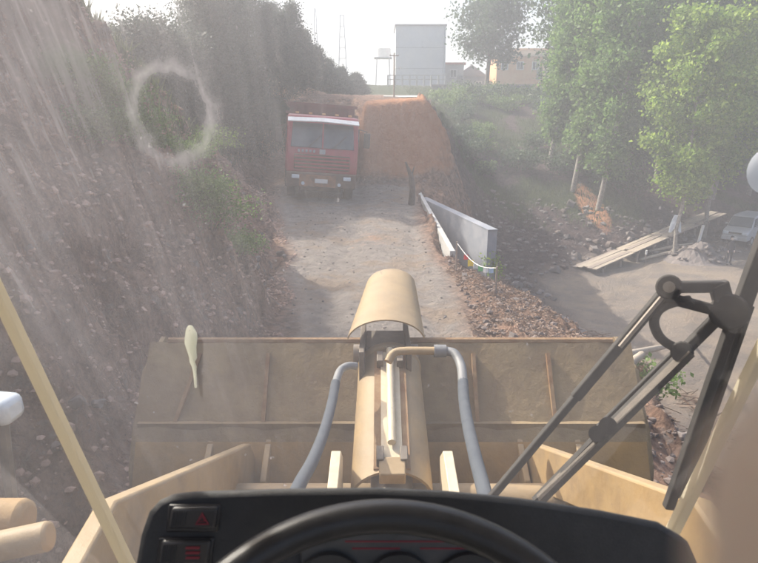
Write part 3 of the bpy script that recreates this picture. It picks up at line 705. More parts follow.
for sx, sy in ((-1, -1), (1, -1), (1, 1), (-1, 1)): MB().tube([(sx*1.1, sy*1.1, -.4), (sx*.9, sy*.9, H)], .08, 6).build('leg', M['steel'], wt)
MB().tube([(0, 0, H), (0, 0, H+1.2), (0, 0, H+1.5)], [1.1, 1.1, .3], 16).build('tank', M['white'], wt)
MB().box((0, 0, H-.1), (2.6, 2.6, .12)).build('platform', M['steel'], wt)
q = P(363, 89, 85)
# pale track edge along the crest
pa, pb_ = P(384, 97, 36), P(428, 104, 34)
ck = [pa.lerp(pb_, k/8) for k in range(9)]
for c_ in ck: c_.z = hz(c_.x, c_.y)+.05
tag(MB().tube(ck, .07, 6).build('pipe', M['white'], smooth=60), 'white pipe lying along the crest of the orange bank', 'pipe')
# ------------------------------------------------------------------ red tipper truck
def truck():
    q = G(320, 201, 18, 30)
    t = empty('tipper_truck', (q.x, q.y, q.z), 'dusty red tipper truck facing the loader on the dirt road', 'truck', None, R(3.0))
    t.rotation_euler = (0, R(4.2), R(7))
    rm = M['truckred']
    # cab shell: loft of outline slices (y back), slightly raked
    cabp = [(0, .95), (-.04, 1.55), (.02, 1.75), (.28, 2.72), (.42, 2.86), (1.9, 2.9), (1.95, .95)]
    MB().prism([(-1.22, y, z) for y, z in cabp], (2.44, 0, 0)).build('cab', rm, t, bevel=.05)
    ws = MB().prism([(-1.08, -.0+.035-.04, 1.8), (1.08, -.005, 1.8), (1.03, .225, 2.62), (-1.03, .225, 2.62)], (0, .03, -.01)).build('windscreen', M['carglass'], t, bevel=.01)
    MB().box((0, .1, 2.21), (.05, .03, .86), (R(-15.5), 0, 0)).build('centre_bar', rm, ws)
    for s in (-.5, .35): MB().bar((s, -.05, 1.8), (s+.45, .06, 2.25), .02, .02).build('wiper', M['rubber'], ws)
    v = MB(); v.sheet([[(-1.2, .18, 2.74), (0, .10, 2.78), (1.2, .18, 2.74)], [(-1.2, -.12, 2.62), (0, -.2, 2.66), (1.2, -.12, 2.62)]], .03)
    tag(v.build('sun_visor', M['white'], t), 'white sun visor')
    MB().box((0, -.06, 1.32), (1.9, .05, .5)).build('grille', M['chassis'], t, bevel=.02)
    for k in range(4): MB().box((0, -.1, 1.14+k*.12), (1.86, .05, .05)).build('slat', rm, t.children[-1])
    em = MB()
    for k in range(5): em.box((-.8+k*.13, -.075, 1.68), (.07, .03, .09)); 
    em.box((0, -.1, 1.68), (.2, .04, .16)); em.build('badge', M['steel'], t, bevel=.01)
    bp = MB().box((0, -.06, .72), (2.4, .26, .5)).build('bumper', M['chassis'], t, bevel=.04)
    for s in (-1, 1):
        MB().box((s*.88, -.25, .82), (.26, .06, .13)).build('headlight', M['lampglass'], t, bevel=.02)
        MB().box((s*1.24, .9, 1.55), (.02, 1.2, 1.05)).build('door', rm, t, bevel=.01)
        dr = t.children[-1]; MB().box((s*1.255, .9, 2.2), (.03, 1.0, .6)).build('door_window', M['carglass'], dr); MB().box((s*1.28, 1.3, 1.7), (.03, .16, .03)).build('handle', M['chassis'], dr)
        mr = MB().box((s*1.5, -.05, 2.15), (.22, .08, .5)).build('side_mirror', M['rubber'], t, bevel=.03)
        MB().tube([(s*1.22, .1, 2.5), (s*1.48, -.02, 2.45), (s*1.5, 0, 2.3)], .018, 6).build('bracket', M['chassis'], mr)
        MB().box((s*1.15, .9, .62), (.25, .5, .06)).build('step', M['chassis'], t)
    MB().box((0, -.225, .7), (.44, .02, .14)).build('number_plate', M['white'], t)
    for s in (-.62, .62): MB().tube([(s, -.2, .6), (s, -.24, .6)], .06, 12).build('fog_lamp', M['lampglass'], t)
    for k in range(5): MB().box((-.9+k*.45, .3, 2.93), (.12, .08, .06)).build('marker_lamp', M['orange'], t, bevel=.01)
    for s in (-1, 1): MB().box((s*.62, -.1, .55), (.12, .14, .1)).build('tow_hook', M['chassis'], t)
    MB().sheet([[(x, -.215-.01*math.sin(x*7+z*9), z) for x in np.linspace(-.75, .5, 8)] for z in np.linspace(.5, .9, 5)], .015).build('mud', mat('orange_mud', (.36, .17, .09), (.14, .08, .05), 5, .95, 0, .5), t)
    def wheel(x, y, r=.52, wd=.3):
        w_ = MB(); prof = [(-wd/2, r*.6), (-wd/2, r*.95), (-wd/2+.04, r), (wd/2-.04, r), (wd/2, r*.95), (wd/2, r*.6)]
        n = 24; vs = []; fs = []
        for k in range(n):
            a = 2*math.pi*k/n
            for px_, pr_ in prof: vs.append((x+px_, y+math.cos(a)*pr_, r+math.sin(a)*pr_))
        m_ = len(prof)
        for k in range(n):
            for j in range(m_-1): fs.append((k*m_+j, ((k+1) % n)*m_+j, ((k+1) % n)*m_+j+1, k*m_+j+1))
        o = w_.add(vs, fs).build('wheel', M['rubber'], t)
        MB().tube([(x-wd/2+.03, y, r), (x+wd/2-.03, y, r)], r*.61, 20).build('rim', M['chassis'], o)
        MB().tube([(x-wd/2-.02, y, r), (x+wd/2+.02, y, r)], r*.2, 12).build('hub', M['steel'], o)
    for y in (1.1, 4.4, 5.7):
        for s in (-1, 1):
            wheel(s*1.03, y)
    for s in (-1, 1): MB().bar((s*.42, .2, .95), (s*.42, 6.9, .95), .12, .26).build('chassis_rail', M['chassis'], t)
    MB().box((0, .9, .42), (1.5, .3, .34)).build('front_axle', M['chassis'], t, bevel=.03)
    for s in (-1, 1): MB().box((s*.98, 1.85, .6), (.6, .03, .7)).build('mudflap', M['rubber'], t)
    MB().box((0, .8, .7), (1.2, .9, .5)).build('engine_block', M['chassis'], t, bevel=.03)
    # tipper body
    bx_ = MB(); bx_.box((0, 4.6, 1.35), (2.4, 5.0, .1)); bx_.box((0, 2.13, 2.32), (2.4, .08, 1.84)); bx_.box((0, 7.1, 2.1), (2.4, .08, 1.4))
    for s in (-1, 1): bx_.box((s*1.2, 4.6, 2.15), (.08, 5.06, 1.5))
    tb = bx_.build('tipper_body', M['truckbox'], t)
    MB().box((0, 2.1, 3.26), (2.56, .14, .1)).build('top_rail', M['truckbox'], tb)
    for k in range(5): MB().box((-1.0+k*.5, 2.03, 2.6), (.08, .12, 1.2)).build('rib', M['truckbox'], tb)
    for s in (-1, 1):
        for k in range(7): MB().box((s*1.28, 2.4+k*.75, 2.13), (.1, .1, 1.44)).build('rib', M['truckbox'], tb)
        MB().box((s*1.27, 4.6, 2.93), (.14, 5.0, .1)).build('top_rail', M['truckbox'], tb)
    hp = MB(); hp.sheet([[(x, y, 2.55+.6*math.exp(-((x)/.8)**2-((y-4.5)/1.8)**2)+.05*math.sin(x*9+y*5)) for x in np.linspace(-1.15, 1.15, 12)] for y in np.linspace(2.2, 7.0, 16)], .02)
    tag(hp.build('load', M['rock'], t, smooth=60), 'heap of earth carried in the tipper body')
truck()
# ------------------------------------------------------------------ yard: ramp of planks, van, person ...
pw = empty('plank_ramp', (0, 0, 0), 'long ramp of weathered planks rising from the gully to the trees', 'plank ramp')
E0, E1 = G(584, 272, 25, 60), G(716, 218, 30, 70)
E0.z += .22; E1.z += .4; dv = (E1-E0); Lr = dv.length; dn = dv.normalized(); side = Vector((dn.y, -dn.x, 0)).normalized()
for k in range(5):
    for j in range(4):
        a_ = E0+dn*(Lr*(j/4)+random.uniform(-.2, .2))+side*(k*.27-.54); b_ = E0+dn*(Lr*(j+1)/4-.05)+side*(k*.27-.54+random.uniform(-.05, .05))
        zz = random.uniform(-.02, .04); a_.z += zz; b_.z += zz+random.uniform(-.03, .03)
        MB().bar(a_, b_, .26, .05).build('plank', M['wood2' if (k+j) % 3 else 'wood'], pw)
for k in range(9):
    c_ = E0+dn*(Lr*(k+.5)/9); MB().bar(c_+side*-.7-Vector((0, 0, .1)), c_+side*.7-Vector((0, 0, .1)), .12, .12).build('joist', M['wood'], pw)
    for s in (-.55, .55):
        c2 = c_+side*s; gz_ = hz(c2.x, c2.y); MB().box((c2.x, c2.y, (gz_-.1+c2.z-.17)/2), (.12, .12, max(.1, c2.z-.07-gz_))).build('prop', M['wood'], pw)
GLG = 'logs on the ground beside the ramp'
for (x0, y0, x1, y1), lab in (((640, 262, 690, 250), 'long pale log lying in front of the plank ramp'), ((648, 254, 692, 246), 'shorter log behind the long pale log'), ((624, 370, 690, 345), 'long pale pole lying on the slope behind the wiper linkage'), ((612, 392, 640, 372), 'short pole lying left of the long pole by the bucket edge')):
    a_, b_ = G(x0, y0, 5), G(x1, y1, 5); a_.z += .12; b_.z += .12
    r_ = .1 if y0 < 300 else .06
    tag(MB().tube([a_, a_.lerp(b_, .5)+Vector((0, 0, .03)), b_], [r_, r_*.9, r_*.75], 8).build('log', M['wood2'], smooth=60), lab, 'log')
# white post and stake
b = G(697, 246, 25); tag(MB().bar(b-Vector((0, 0, .2)), b+Vector((.22, 0, 1.35)), .14, .14, (0, 1, 0)).build('white_post', M['white'], bevel=.01), 'short white post leaning beside the plank ramp', 'post')
b = G(645, 264, 25); st_ = empty('marker_stake', b, 'small stake with white top in front of the logs', 'stake'); MB().tube([(0, 0, -.2), (0, 0, .55)], .03, 6).build('shaft', M['wood'], st_); MB().tube([(0, 0, .55), (0, 0, .8)], .06, 8).build('cap', M['white'], st_)
# hung cloth on the bright tree
q = P(676, 222, 36.6); rows = [[q+Vector(((u-.5)*(.3+.45*v_), .07*math.sin(u*9+v_*3), .42-v_*.85-(.2 if abs(u-.5) > .3 and v_ > .7 else 0))) for u in np.linspace(0, 1, 7)] for v_ in np.linspace(0, 1, 7)]
tag(MB().sheet(rows, .015).build('hung_cloth', M['ragt'], smooth=60), 'white and pale blue cloth hung on the thin tree trunk', 'cloth')
# heap beside person
q = G(698, 260, 25)
hp = MB(); hp.sheet([[(q.x+x, q.y+y, hz(q.x+x, q.y+y)-.08+1.0*math.exp(-(x/1.3)**2-(y/.9)**2)*(1+.25*math.sin(x*5+y*3))) for x in np.linspace(-2.4, 2.4, 22)] for y in np.linspace(-1.8, 1.8, 16)], .03)
hp = tag(hp.build('rubble_heap', M['rockgrey'], smooth=0), 'heap of grey rubble between the plank ramp and the person', 'rubble heap')
for k in range(26):
    x, y = random.uniform(-1.6, 1.6), random.uniform(-1.1, 1.1); z = hz(q.x+x, q.y+y)+1.0*math.exp(-(x/1.3)**2-(y/.9)**2)
    MB().ico((q.x+x, q.y+y, z), random.uniform(.12, .28), .3, (1, .8, .6)).build('stone', M['rockgrey'], hp, smooth=0)
# low kerb wall of the lower road
def van():
    b = foot(744, 41)
    v = empty('minivan', b, 'dusty silver minivan parked by the trees at the far right', 'van', None, R(-24))
    v.rotation_euler = (0, 0, R(-48))
    # local: front at -y, width along x
    prof = [(-1.95, .35), (-2.0, .8), (-1.85, 1.0), (-1.35, 1.12), (-.75, 1.78), (-.5, 1.86), (1.7, 1.88), (1.95, 1.6), (2.0, .4)]
    vs = []
    for s in (-1, 1):
        for y, z in prof: vs.append((s*(.78 if z < 1.15 else .78-(z-1.15)*.16), y, z))
    n = len(prof); fs = [tuple(range(n-1, -1, -1)), tuple(range(n, 2*n))]+[(i, (i+1) % n, n+(i+1) % n, n+i) for i in range(n)]
    MB().add(vs, fs).build('body', M['van'], v, bevel=.05)
    MB().prism([(-.7, -1.32, 1.17), (.7, -1.32, 1.17), (.64, -.8, 1.74), (-.64, -.8, 1.74)], (0, -.02, .02)).build('windscreen', M['carglass'], v)
    for s in (-1, 1):
        for y0, y1 in ((-.98, -.1), (0, .85), (.95, 1.75)):
            MB().prism([(s*.785, y0+(.0 if y0 > -.9 else -.15), 1.2), (s*.785, y1, 1.2), (s*.70, y1, 1.7), (s*.70, y0+(.02 if y0 > -.9 else .18), 1.7)], (s*.012, 0, 0)).build('side_window', M['carglass'], v)
        MB().box((s*.58, -1.99, .82), (.32, .06, .18)).build('headlight', M['lampglass'], v, bevel=.02)
        MB().box((s*.92, -1.0, 1.25), (.16, .08, .14)).build('side_mirror', M['van'], v, bevel=.02)
        MB().box((s*.8, -.05, .95), (.02, .2, .03)).build('handle', M['rubber'], v)
        for y in (-1.25, 1.3):
            w_ = MB().tube([(s*.82, y, .3), (s*.62, y, .3)], .3, 20).build('wheel', M['rubber'], v); MB().tube([(s*.835, y, .3), (s*.8, y, .3)], .17, 14).build('rim', M['steel'], w_)
    MB().box((0, -2.02, .48), (1.56, .14, .26)).build('bumper', M['van'], v, bevel=.03)
    MB().box((0, -2.0, .82), (.75, .05, .1)).build('grille', M['rubber'], v)
    MB().box((0, -2.1, .5), (.42, .02, .13)).build('number_plate', M['white'], v)
van()
def skin_obj(name, pts, edges, rad, m, parent=None, root=0, sub=2):
    me = bpy.data.meshes.new(name); me.from_pydata([tuple(p) for p in pts], edges, []); me.materials.append(m)
    o = bpy.data.objects.new(name, me); C.objects.link(o); o.parent = parent
    s = o.modifiers.new('skin', 'SKIN'); s.use_smooth_shade = True
    for i, r_ in enumerate(rad):
        sv = me.skin_vertices[0].data[i]; sv.radius = r_ if isinstance(r_, tuple) else (r_, r_); sv.use_root = (i == root)
    b_ = o.modifiers.new('sub', 'SUBSURF'); b_.levels = sub; b_.render_levels = sub
    return o
# person in dark clothes in the yard
b = G(728, 266, 25, 60)
pe = empty('person', b, 'person in dark clothes standing in the lower yard in front of the van', 'person', None, R(12))
pts = [(0, 0, .92), (0, .01, 1.12), (0, .0, 1.32), (0, 0, 1.43), (0, -.01, 1.50), (0, -.02, 1.60), (0, -.02, 1.68),
       (.17, 0, 1.38), (.24, .02, 1.12), (.21, -.06, .88), (-.17, 0, 1.38), (-.24, .02, 1.12), (-.2, -.06, .88),
       (.1, 0, .84), (.12, -.01, .48), (.13, .03, .1), (.14, -.09, .04), (-.1, 0, .84), (-.12, -.02, .48), (-.13, .03, .1), (-.14, -.09, .04)]
ed = [(0,1),(1,2),(2,3),(3,4),(4,5),(5,6),(2,7),(7,8),(8,9),(2,10),(10,11),(11,12),(0,13),(13,14),(14,15),(15,16),(0,17),(17,18),(18,19),(19,20)]
rd = [(.155,.11),(.145,.105),(.17,.11),(.1,.08),.055,(.075,.095),(.06,.07),.062,.048,.036,.062,.048,.036,.09,.06,.045,.04,.09,.06,.045,.04]
skin_obj('body', pts, ed, rd, M['cloth'], pe)
MB().tube([(0, -.02, 1.5), (0, -.025, 1.56), (0, -.03, 1.64), (0, -.02, 1.70)], [.055, .083, .09, .05], 14).build('head', M['skin'], pe, smooth=80)
MB().tube([(0, .005, 1.58), (0, .0, 1.66), (0, -.01, 1.73), (0, -.01, 1.76)], [.088, .1, .08, .03], 14).build('hair', M['hair'], pe, smooth=80)
for s in (-1, 1): MB().tube([(s*.21, -.06, .9), (s*.205, -.08, .83), (s*.2, -.085, .76)], [.03, .038, .02], 8).build('hand', M['skin'], pe, smooth=80)
# ------------------------------------------------------------------ the wheel loader
ld = empty('wheel_loader', (0, 0, 0), 'dusty tan wheel loader seen from its cab, bucket raised over the dirt road', 'wheel loader')
CX = .07
def arc(c, r, a0, a1, n, z=True): return [(c[0]+r*math.cos(a0+(a1-a0)*k/n), c[1]+r*math.sin(a0+(a1-a0)*k/n)) for k in range(n+1)]
# bucket: profile in (y,z)
prof = [(3.50, 1.765), (3.40, 1.63), (3.27, 1.46), (3.17, 1.36), (3.06, 1.16), (3.04, .98), (3.12, .80), (3.28, .68), (3.5, .62), (4.0, .70), (4.45, .80)]
bw = 1.47
rows = [[(CX-bw+2*bw*j/24, y+.012*math.sin(j*1.7+y*9), z) for j in range(25)] for y, z in prof]
bk = MB().sheet(rows, .03).build('bucket', M['bucket'], ld, smooth=35); tag(bk, 'wide rusty tan bucket seen from behind')
MB().tube([(CX-bw*.925, 3.5, 1.785), (CX+bw*.925, 3.5, 1.785)], .022, 8).build('top_edge', M['rust'], bk)
for s in (-1, 1):
    sp_ = [(y, z) for y, z in prof[1:]]+[(4.3, 1.35), (3.75, 1.72)]
    MB().prism([(CX+s*bw, y, z) for y, z in sp_], (s*.03, 0, 0)).build('side_plate', M['bucket'], bk)
MB().box((CX, 4.5, .82), (2*bw+.08, .26, .04), (R(6), 0, 0)).build('cutting_edge', M['rust'], bk)
for k in range(8): MB().box((CX-bw+.12+k*(2*bw-.24)/7, 4.68, .845), (.1, .3, .06), (R(6), 0, 0)).build('tooth', M['darksteel'], bk, bevel=.01)
for x in (-1.22, -.74, .5, .95):
    MB().bar((CX+x+.07*(x < -1), 3.435, 1.725), (CX+x-.03*(x < -1), 3.185, 1.40), .022, .04, (0, -1, .5)).build('rib', M['rust'], bk)
MB().bar((CX-bw+.01, 3.165, 1.385), (CX+bw-.01, 3.165, 1.385), .03, .05).build('weld_bar', M['bucket'], bk)
for x in (-1.05, -.72, .72, 1.05):
    MB().prism([(CX+x, 3.15, 1.34), (CX+x, 3.03, 1.14), (CX+x, 3.02, 1.0), (CX+x, 2.86, 1.06), (CX+x, 2.9, 1.2)], (.035, 0, 0)).build('lug', M['loader'], bk, bevel=.005)
M['lower'] = mat('lit_yellow_plate', (.42, .25, .08), (.26, .16, .06), 4, .75, 0, .3, dust=.4, dustc=(.28, .2, .12))  # warm yellow puts the lit lower band of the bucket into the colour
tag(MB().sheet([[(CX-bw+.012+(2*bw-.024)*j/12, y-.062, z-.03) for j in range(13)] for y, z in ((3.165, 1.35), (3.06, 1.16), (3.035, .98))], -.012).build('lit_band_plate', M['lower'], bk, smooth=35), 'lower back sheet with the lit band put in as yellow colour')
# lift arms
for s in (-1, 1):
    X = CX+s*.80
    prof_t = [(1.02, 1.86), (1.2, 2.08), (1.42, 2.11), (2.98, 1.38), (3.14, 1.14), (3.16, .95), (3.0, .92), (2.8, 1.2), (2.2, 1.52), (1.55, 1.80), (1.2, 1.7), (1.05, 1.55)]
    a_ = MB().prism([(X-.028, y, z) for y, z in prof_t], (.056, 0, 0)).build('lift_arm', M['loader'], ld, bevel=.01)
    MB().tube([(X-.1, 1.22, 1.78), (X+.1, 1.22, 1.78)], .11, 18).build('pivot_pin', M['grease'], a_, bevel=.01)
    MB().tube([(X-.09, 3.08, 1.0), (X+.09, 3.08, 1.0)], .07, 16).build('pivot_pin', M['grease'], a_)
    # lift cylinder
    lc = MB().tube([(X+s*.16, 1.05, 1.30), (X+s*.16, 2.0, 1.34)], .085, 16).build('lift_cylinder', M['loader'], ld)
    MB().tube([(X+s*.16, 2.0, 1.34), (X+s*.16, 2.6, 1.36)], .04, 12).build('rod', M['chrome'], lc); MB().tube([(X+s*.16, 1.97, 1.339), (X+s*.16, 2.03, 1.341)], .1, 16).build('gland', M['grease'], lc)
# curved frame horn plates at the lower left / right
for s in (-1, 1):
    X = CX+s*.60
    pl_ = [(.98, 1.70), (1.1, 1.9), (1.28, 2.0), (1.42, 1.97), (1.55, 1.8), (1.6, 1.5), (1.3, 1.2), (1.0, 1.2)]
    MB().prism([(X-.03, y, z) for y, z in pl_], (.06, 0, 0)).build('frame_tower', M['loader'], ld, bevel=.008)
    MB().tube([(X-.4*s, 1.25, 1.78), (X+.5*s, 1.25, 1.78)], .075, 16).build('pivot_tube', M['grease'], ld)
MB().box((CX, 1.7, 1.12), (1.1, 2.0, .3)).build('front_frame', M['loader'], ld, bevel=.02)
MB().tube([(CX-.83, 2.62, 1.27), (CX+.83, 2.62, 1.27)], .085, 20).build('cross_tube', M['loader'], ld, smooth=60)
# bell crank casing in the middle
def yz(py, t): q = P(379, py, t); return q.y, q.z
cs = MB()
rows = []
for k in range(13):
    f_ = .17+.83*k/12; y = 2.28+f_*.98; z = 1.33+f_*.37; r_ = .185-.02*f_
    row = []
    for j in range(17):
        a = math.pi*(j/16); row.append((CX-.01+math.cos(a)*r_, y+.0, z+math.sin(a)*r_*.8))
    rows.append(row)
tilt_c = cs.sheet(rows, .014).build('tilt_cylinder_guard', M['loader'], ld, smooth=50); tag(tilt_c, 'curved tan guard over the tilt cylinder')
hd = MB().tube([(CX-.01, 3.27, 1.68), (CX-.01, 3.33, 1.70)], [.19, .18], 28).build('guard_head', M['loader'], ld, bevel=.02, smooth=50)
MB().tube([(CX-.01, 3.24, 1.72), (CX-.01, 3.34, 1.735)], .05, 16).build('bolt', M['grease'], hd)
# rod strip on the guard
rail = MB()
def on(y, dx=0, dz=0): f_ = (y-2.28)/.98; return Vector((CX-.01+dx, y, 1.33+f_*.37+(.185-.02*f_)*.8+dz))
MB().bar(on(2.46, 0, .004), on(3.22, 0, .004), .17, .016).build('recess_plate', M['rust'], tilt_c)
gr = MB(); gr.bar(on(2.5, 0, .012), on(3.2, 0, .012), .1, .016); gr = gr.build('guide_plate', M['seal'], tilt_c)
MB().tube([on(2.56, 0, .05), on(3.18, 0, .05)], .02, 12).build('indicator_rod', M['seal'], tilt_c)
for y in (2.5, 3.12):
    for dx in (-.055, .055): MB().box(on(y, dx, .03), (.035, .08, .07), (R(20), 0, 0)).build('bracket', M['darksteel'], tilt_c, bevel=.004)
MB().box(on(2.44, 0, .02), (.12, .1, .07), (R(20), 0, 0)).build('bracket', M['loader'], tilt_c, bevel=.006)
tc_ = MB().tube([(CX-.01, 1.7, 1.18), (CX-.01, 2.75, 1.49)], .10, 24).build('tilt_cylinder', M['grease'], ld, smooth=50)
MB().tube([(CX-.01, 2.66, 1.463), (CX-.01, 2.72, 1.481)], .115, 24).build('gland', M['darksteel'], tc_)
for s in (-1, 1):
    MB().prism([(CX-.01+s*.235, 1.55, 1.5), (CX-.01+s*.235, 2.5, 1.62), (CX-.01+s*.235, 2.62, 1.52), (CX-.01+s*.235, 2.5, 1.1), (CX-.01+s*.235, 1.5, 1.1)], (s*.045, 0, 0)).build('side_plate', M['seal'], ld, bevel=.004)
# hood (curved plate above, ahead of the guard)
rows = []
for k in range(9):
    f_ = k/8; y = 3.2+f_*.9; wd_ = .215-.053*f_; zc = 1.885+f_*.09; hx_ = CX-.03+.045*f_; row = []
    for j in range(21):
        a = math.pi*(.06+.88*j/20); row.append((hx_+math.cos(a)*wd_, y-.0, zc+math.sin(a)*.13*(1 if k < 7 else (1, .85)[k == 8])))
    rows.append(row)
hood = MB().sheet(rows, .008).build('hood', M['loader'], ld, smooth=60); tag(hood, 'arched tan cover plate over the linkage')
MB().box((CX-.03, 3.42, 1.75), (.24, .3, .16)).build('gap_shade_block', M['darksteel'], ld, bevel=.01)  # dark block filled in so the gap under the cover looks shaded
for s in (-1, 1): MB().box((CX-.035+s*.13, 3.35, 1.74), (.03, .5, .26)).build('bell_crank', M['darksteel'], ld, bevel=.005)
MB().tube([(CX-.22, 3.35, 1.76), (CX+.16, 3.35, 1.76)], .055, 16).build('crank_pin', M['grease'], ld)
for s in (-.02, .02): MB().tube([(CX+.0+s, 3.20, 1.815), (CX+.0+s, 3.19, 1.86)], .012, 8).build('grease_nipple', M['chrome'], ld)
# pipe and hoses
def smooth_path(pts, n=6):
    out = []; p = [Vector(q) for q in pts]; p = [p[0]*2-p[1]]+p+[p[-1]*2-p[-2]]
    for i in range(1, len(p)-2):
        for k in range(n):
            t = k/n; a, b, c, d = p[i-1:i+3]
            out.append(.5*((2*b)+(c-a)*t+(2*a-5*b+4*c-d)*t*t+(3*b-a-3*c+d)*t**3))
    out.append(p[-2]); return out
pp = [P(388, 362, 3.2), P(393, 354, 3.22), P(403, 351, 3.22), P(440, 351, 3.2)]
pi_ = MB().tube(smooth_path(pp), .022, 12).build('hydraulic_pipe', M['loader'], ld, smooth=60)
MB().tube([P(434, 351, 3.2), P(446, 351, 3.2)], .034, 12).build('coupling', M['elbow'], pi_)
h1 = MB().tube(smooth_path([P(446, 351, 3.2), P(455, 354, 3.17), P(461, 366, 3.1), P(463, 384, 2.95)]), .024, 12).build('hose_elbow', M['elbow'], ld, smooth=60)
MB().tube(smooth_path([P(463, 382, 2.97), P(464, 400, 2.8), P(468, 425, 2.55), P(476, 460, 2.25), P(486, 500, 1.95), P(495, 560, 1.6)]), .026, 12).build('hydraulic_hose', M['hose'], ld, smooth=60)
MB().tube(smooth_path([P(356, 366, 3.15), P(348, 366, 3.12), P(340, 371, 3.08), P(335, 385, 2.95)]), .02, 12).build('hose_elbow', M['elbow'], ld, smooth=60)
MB().tube(smooth_path([P(335.5, 383, 2.97), P(332, 402, 2.8), P(324, 432, 2.5), P(312, 462, 2.2), P(297, 490, 1.95), P(270, 560, 1.6)]), .023, 12).build('hydraulic_hose', M['hose'], ld, smooth=60)
# wheels and fenders
for s in (-1, 1):
    x = s*1.12+CX; w_ = MB(); n = 36; prof_w = [(-.26, .4), (-.28, .62), (-.22, .72), (.22, .72), (.28, .62), (.26, .4)]; vs = []; fs = []
    for k in range(n):
        a = 2*math.pi*k/n; kk = .03 if k % 2 else 0
        for dx, r_ in prof_w: vs.append((x+dx, 1.75+math.cos(a)*(r_-kk*(r_ > .7)), .72+math.sin(a)*(r_-kk*(r_ > .7))))
    for k in range(n):
        for j in range(5): fs.append((k*6+j, ((k+1) % n)*6+j, ((k+1) % n)*6+j+1, k*6+j+1))
    wh = w_.add(vs, fs).build('wheel', M['rubber'], ld, smooth=30); MB().tube([(x-.2, 1.75, .72), (x+.2, 1.75, .72)], .41, 24).build('rim', M['loader'], wh)
    wh2 = wh.copy(); C.objects.link(wh2); wh2.location = (0, -3.4, 0); c2 = wh.children[0].copy(); C.objects.link(c2); c2.parent = wh2
    rows = [[(x+dx, 1.75+math.cos(a)*.84, .72+math.sin(a)*.84) for dx in (-.3, 0, .3)] for a in np.linspace(R(20), R(165), 12)]
MB().box((CX, -1.2, 1.2), (1.3, 3.6, .7)).build('rear_frame', M['loader'], ld, bevel=.03)
# work lamp at the left
q = P(6, 408, 2.0)
wl = MB().box(q+Vector((-.03, 0, 0)), (.14, .1, .09), (R(5), 0, R(-10))).build('work_lamp', M['lampglass'], ld, bevel=.025); tag(wl, 'pale blue-white lamp housing at the left')
MB().tube([q-Vector((.02, 0, .05)), q-Vector((.03, .02, .5))], .02, 8).build('bracket', M['darksteel'], wl)
# fender bits at lower left
q = P(-6, 520, 1.75); MB().tube([q-Vector((.12, 0, 0)), q+Vector((.1, 0, 0))], .06, 20).build('fender_boss', M['lower'], ld, bevel=.02)
q = P(10, 552, 1.6); MB().tube([q-Vector((.18, .0, .02)), q+Vector((.09, .04, .02))], .04, 18).build('cylinder_eye', M['loader'], ld, bevel=.01)
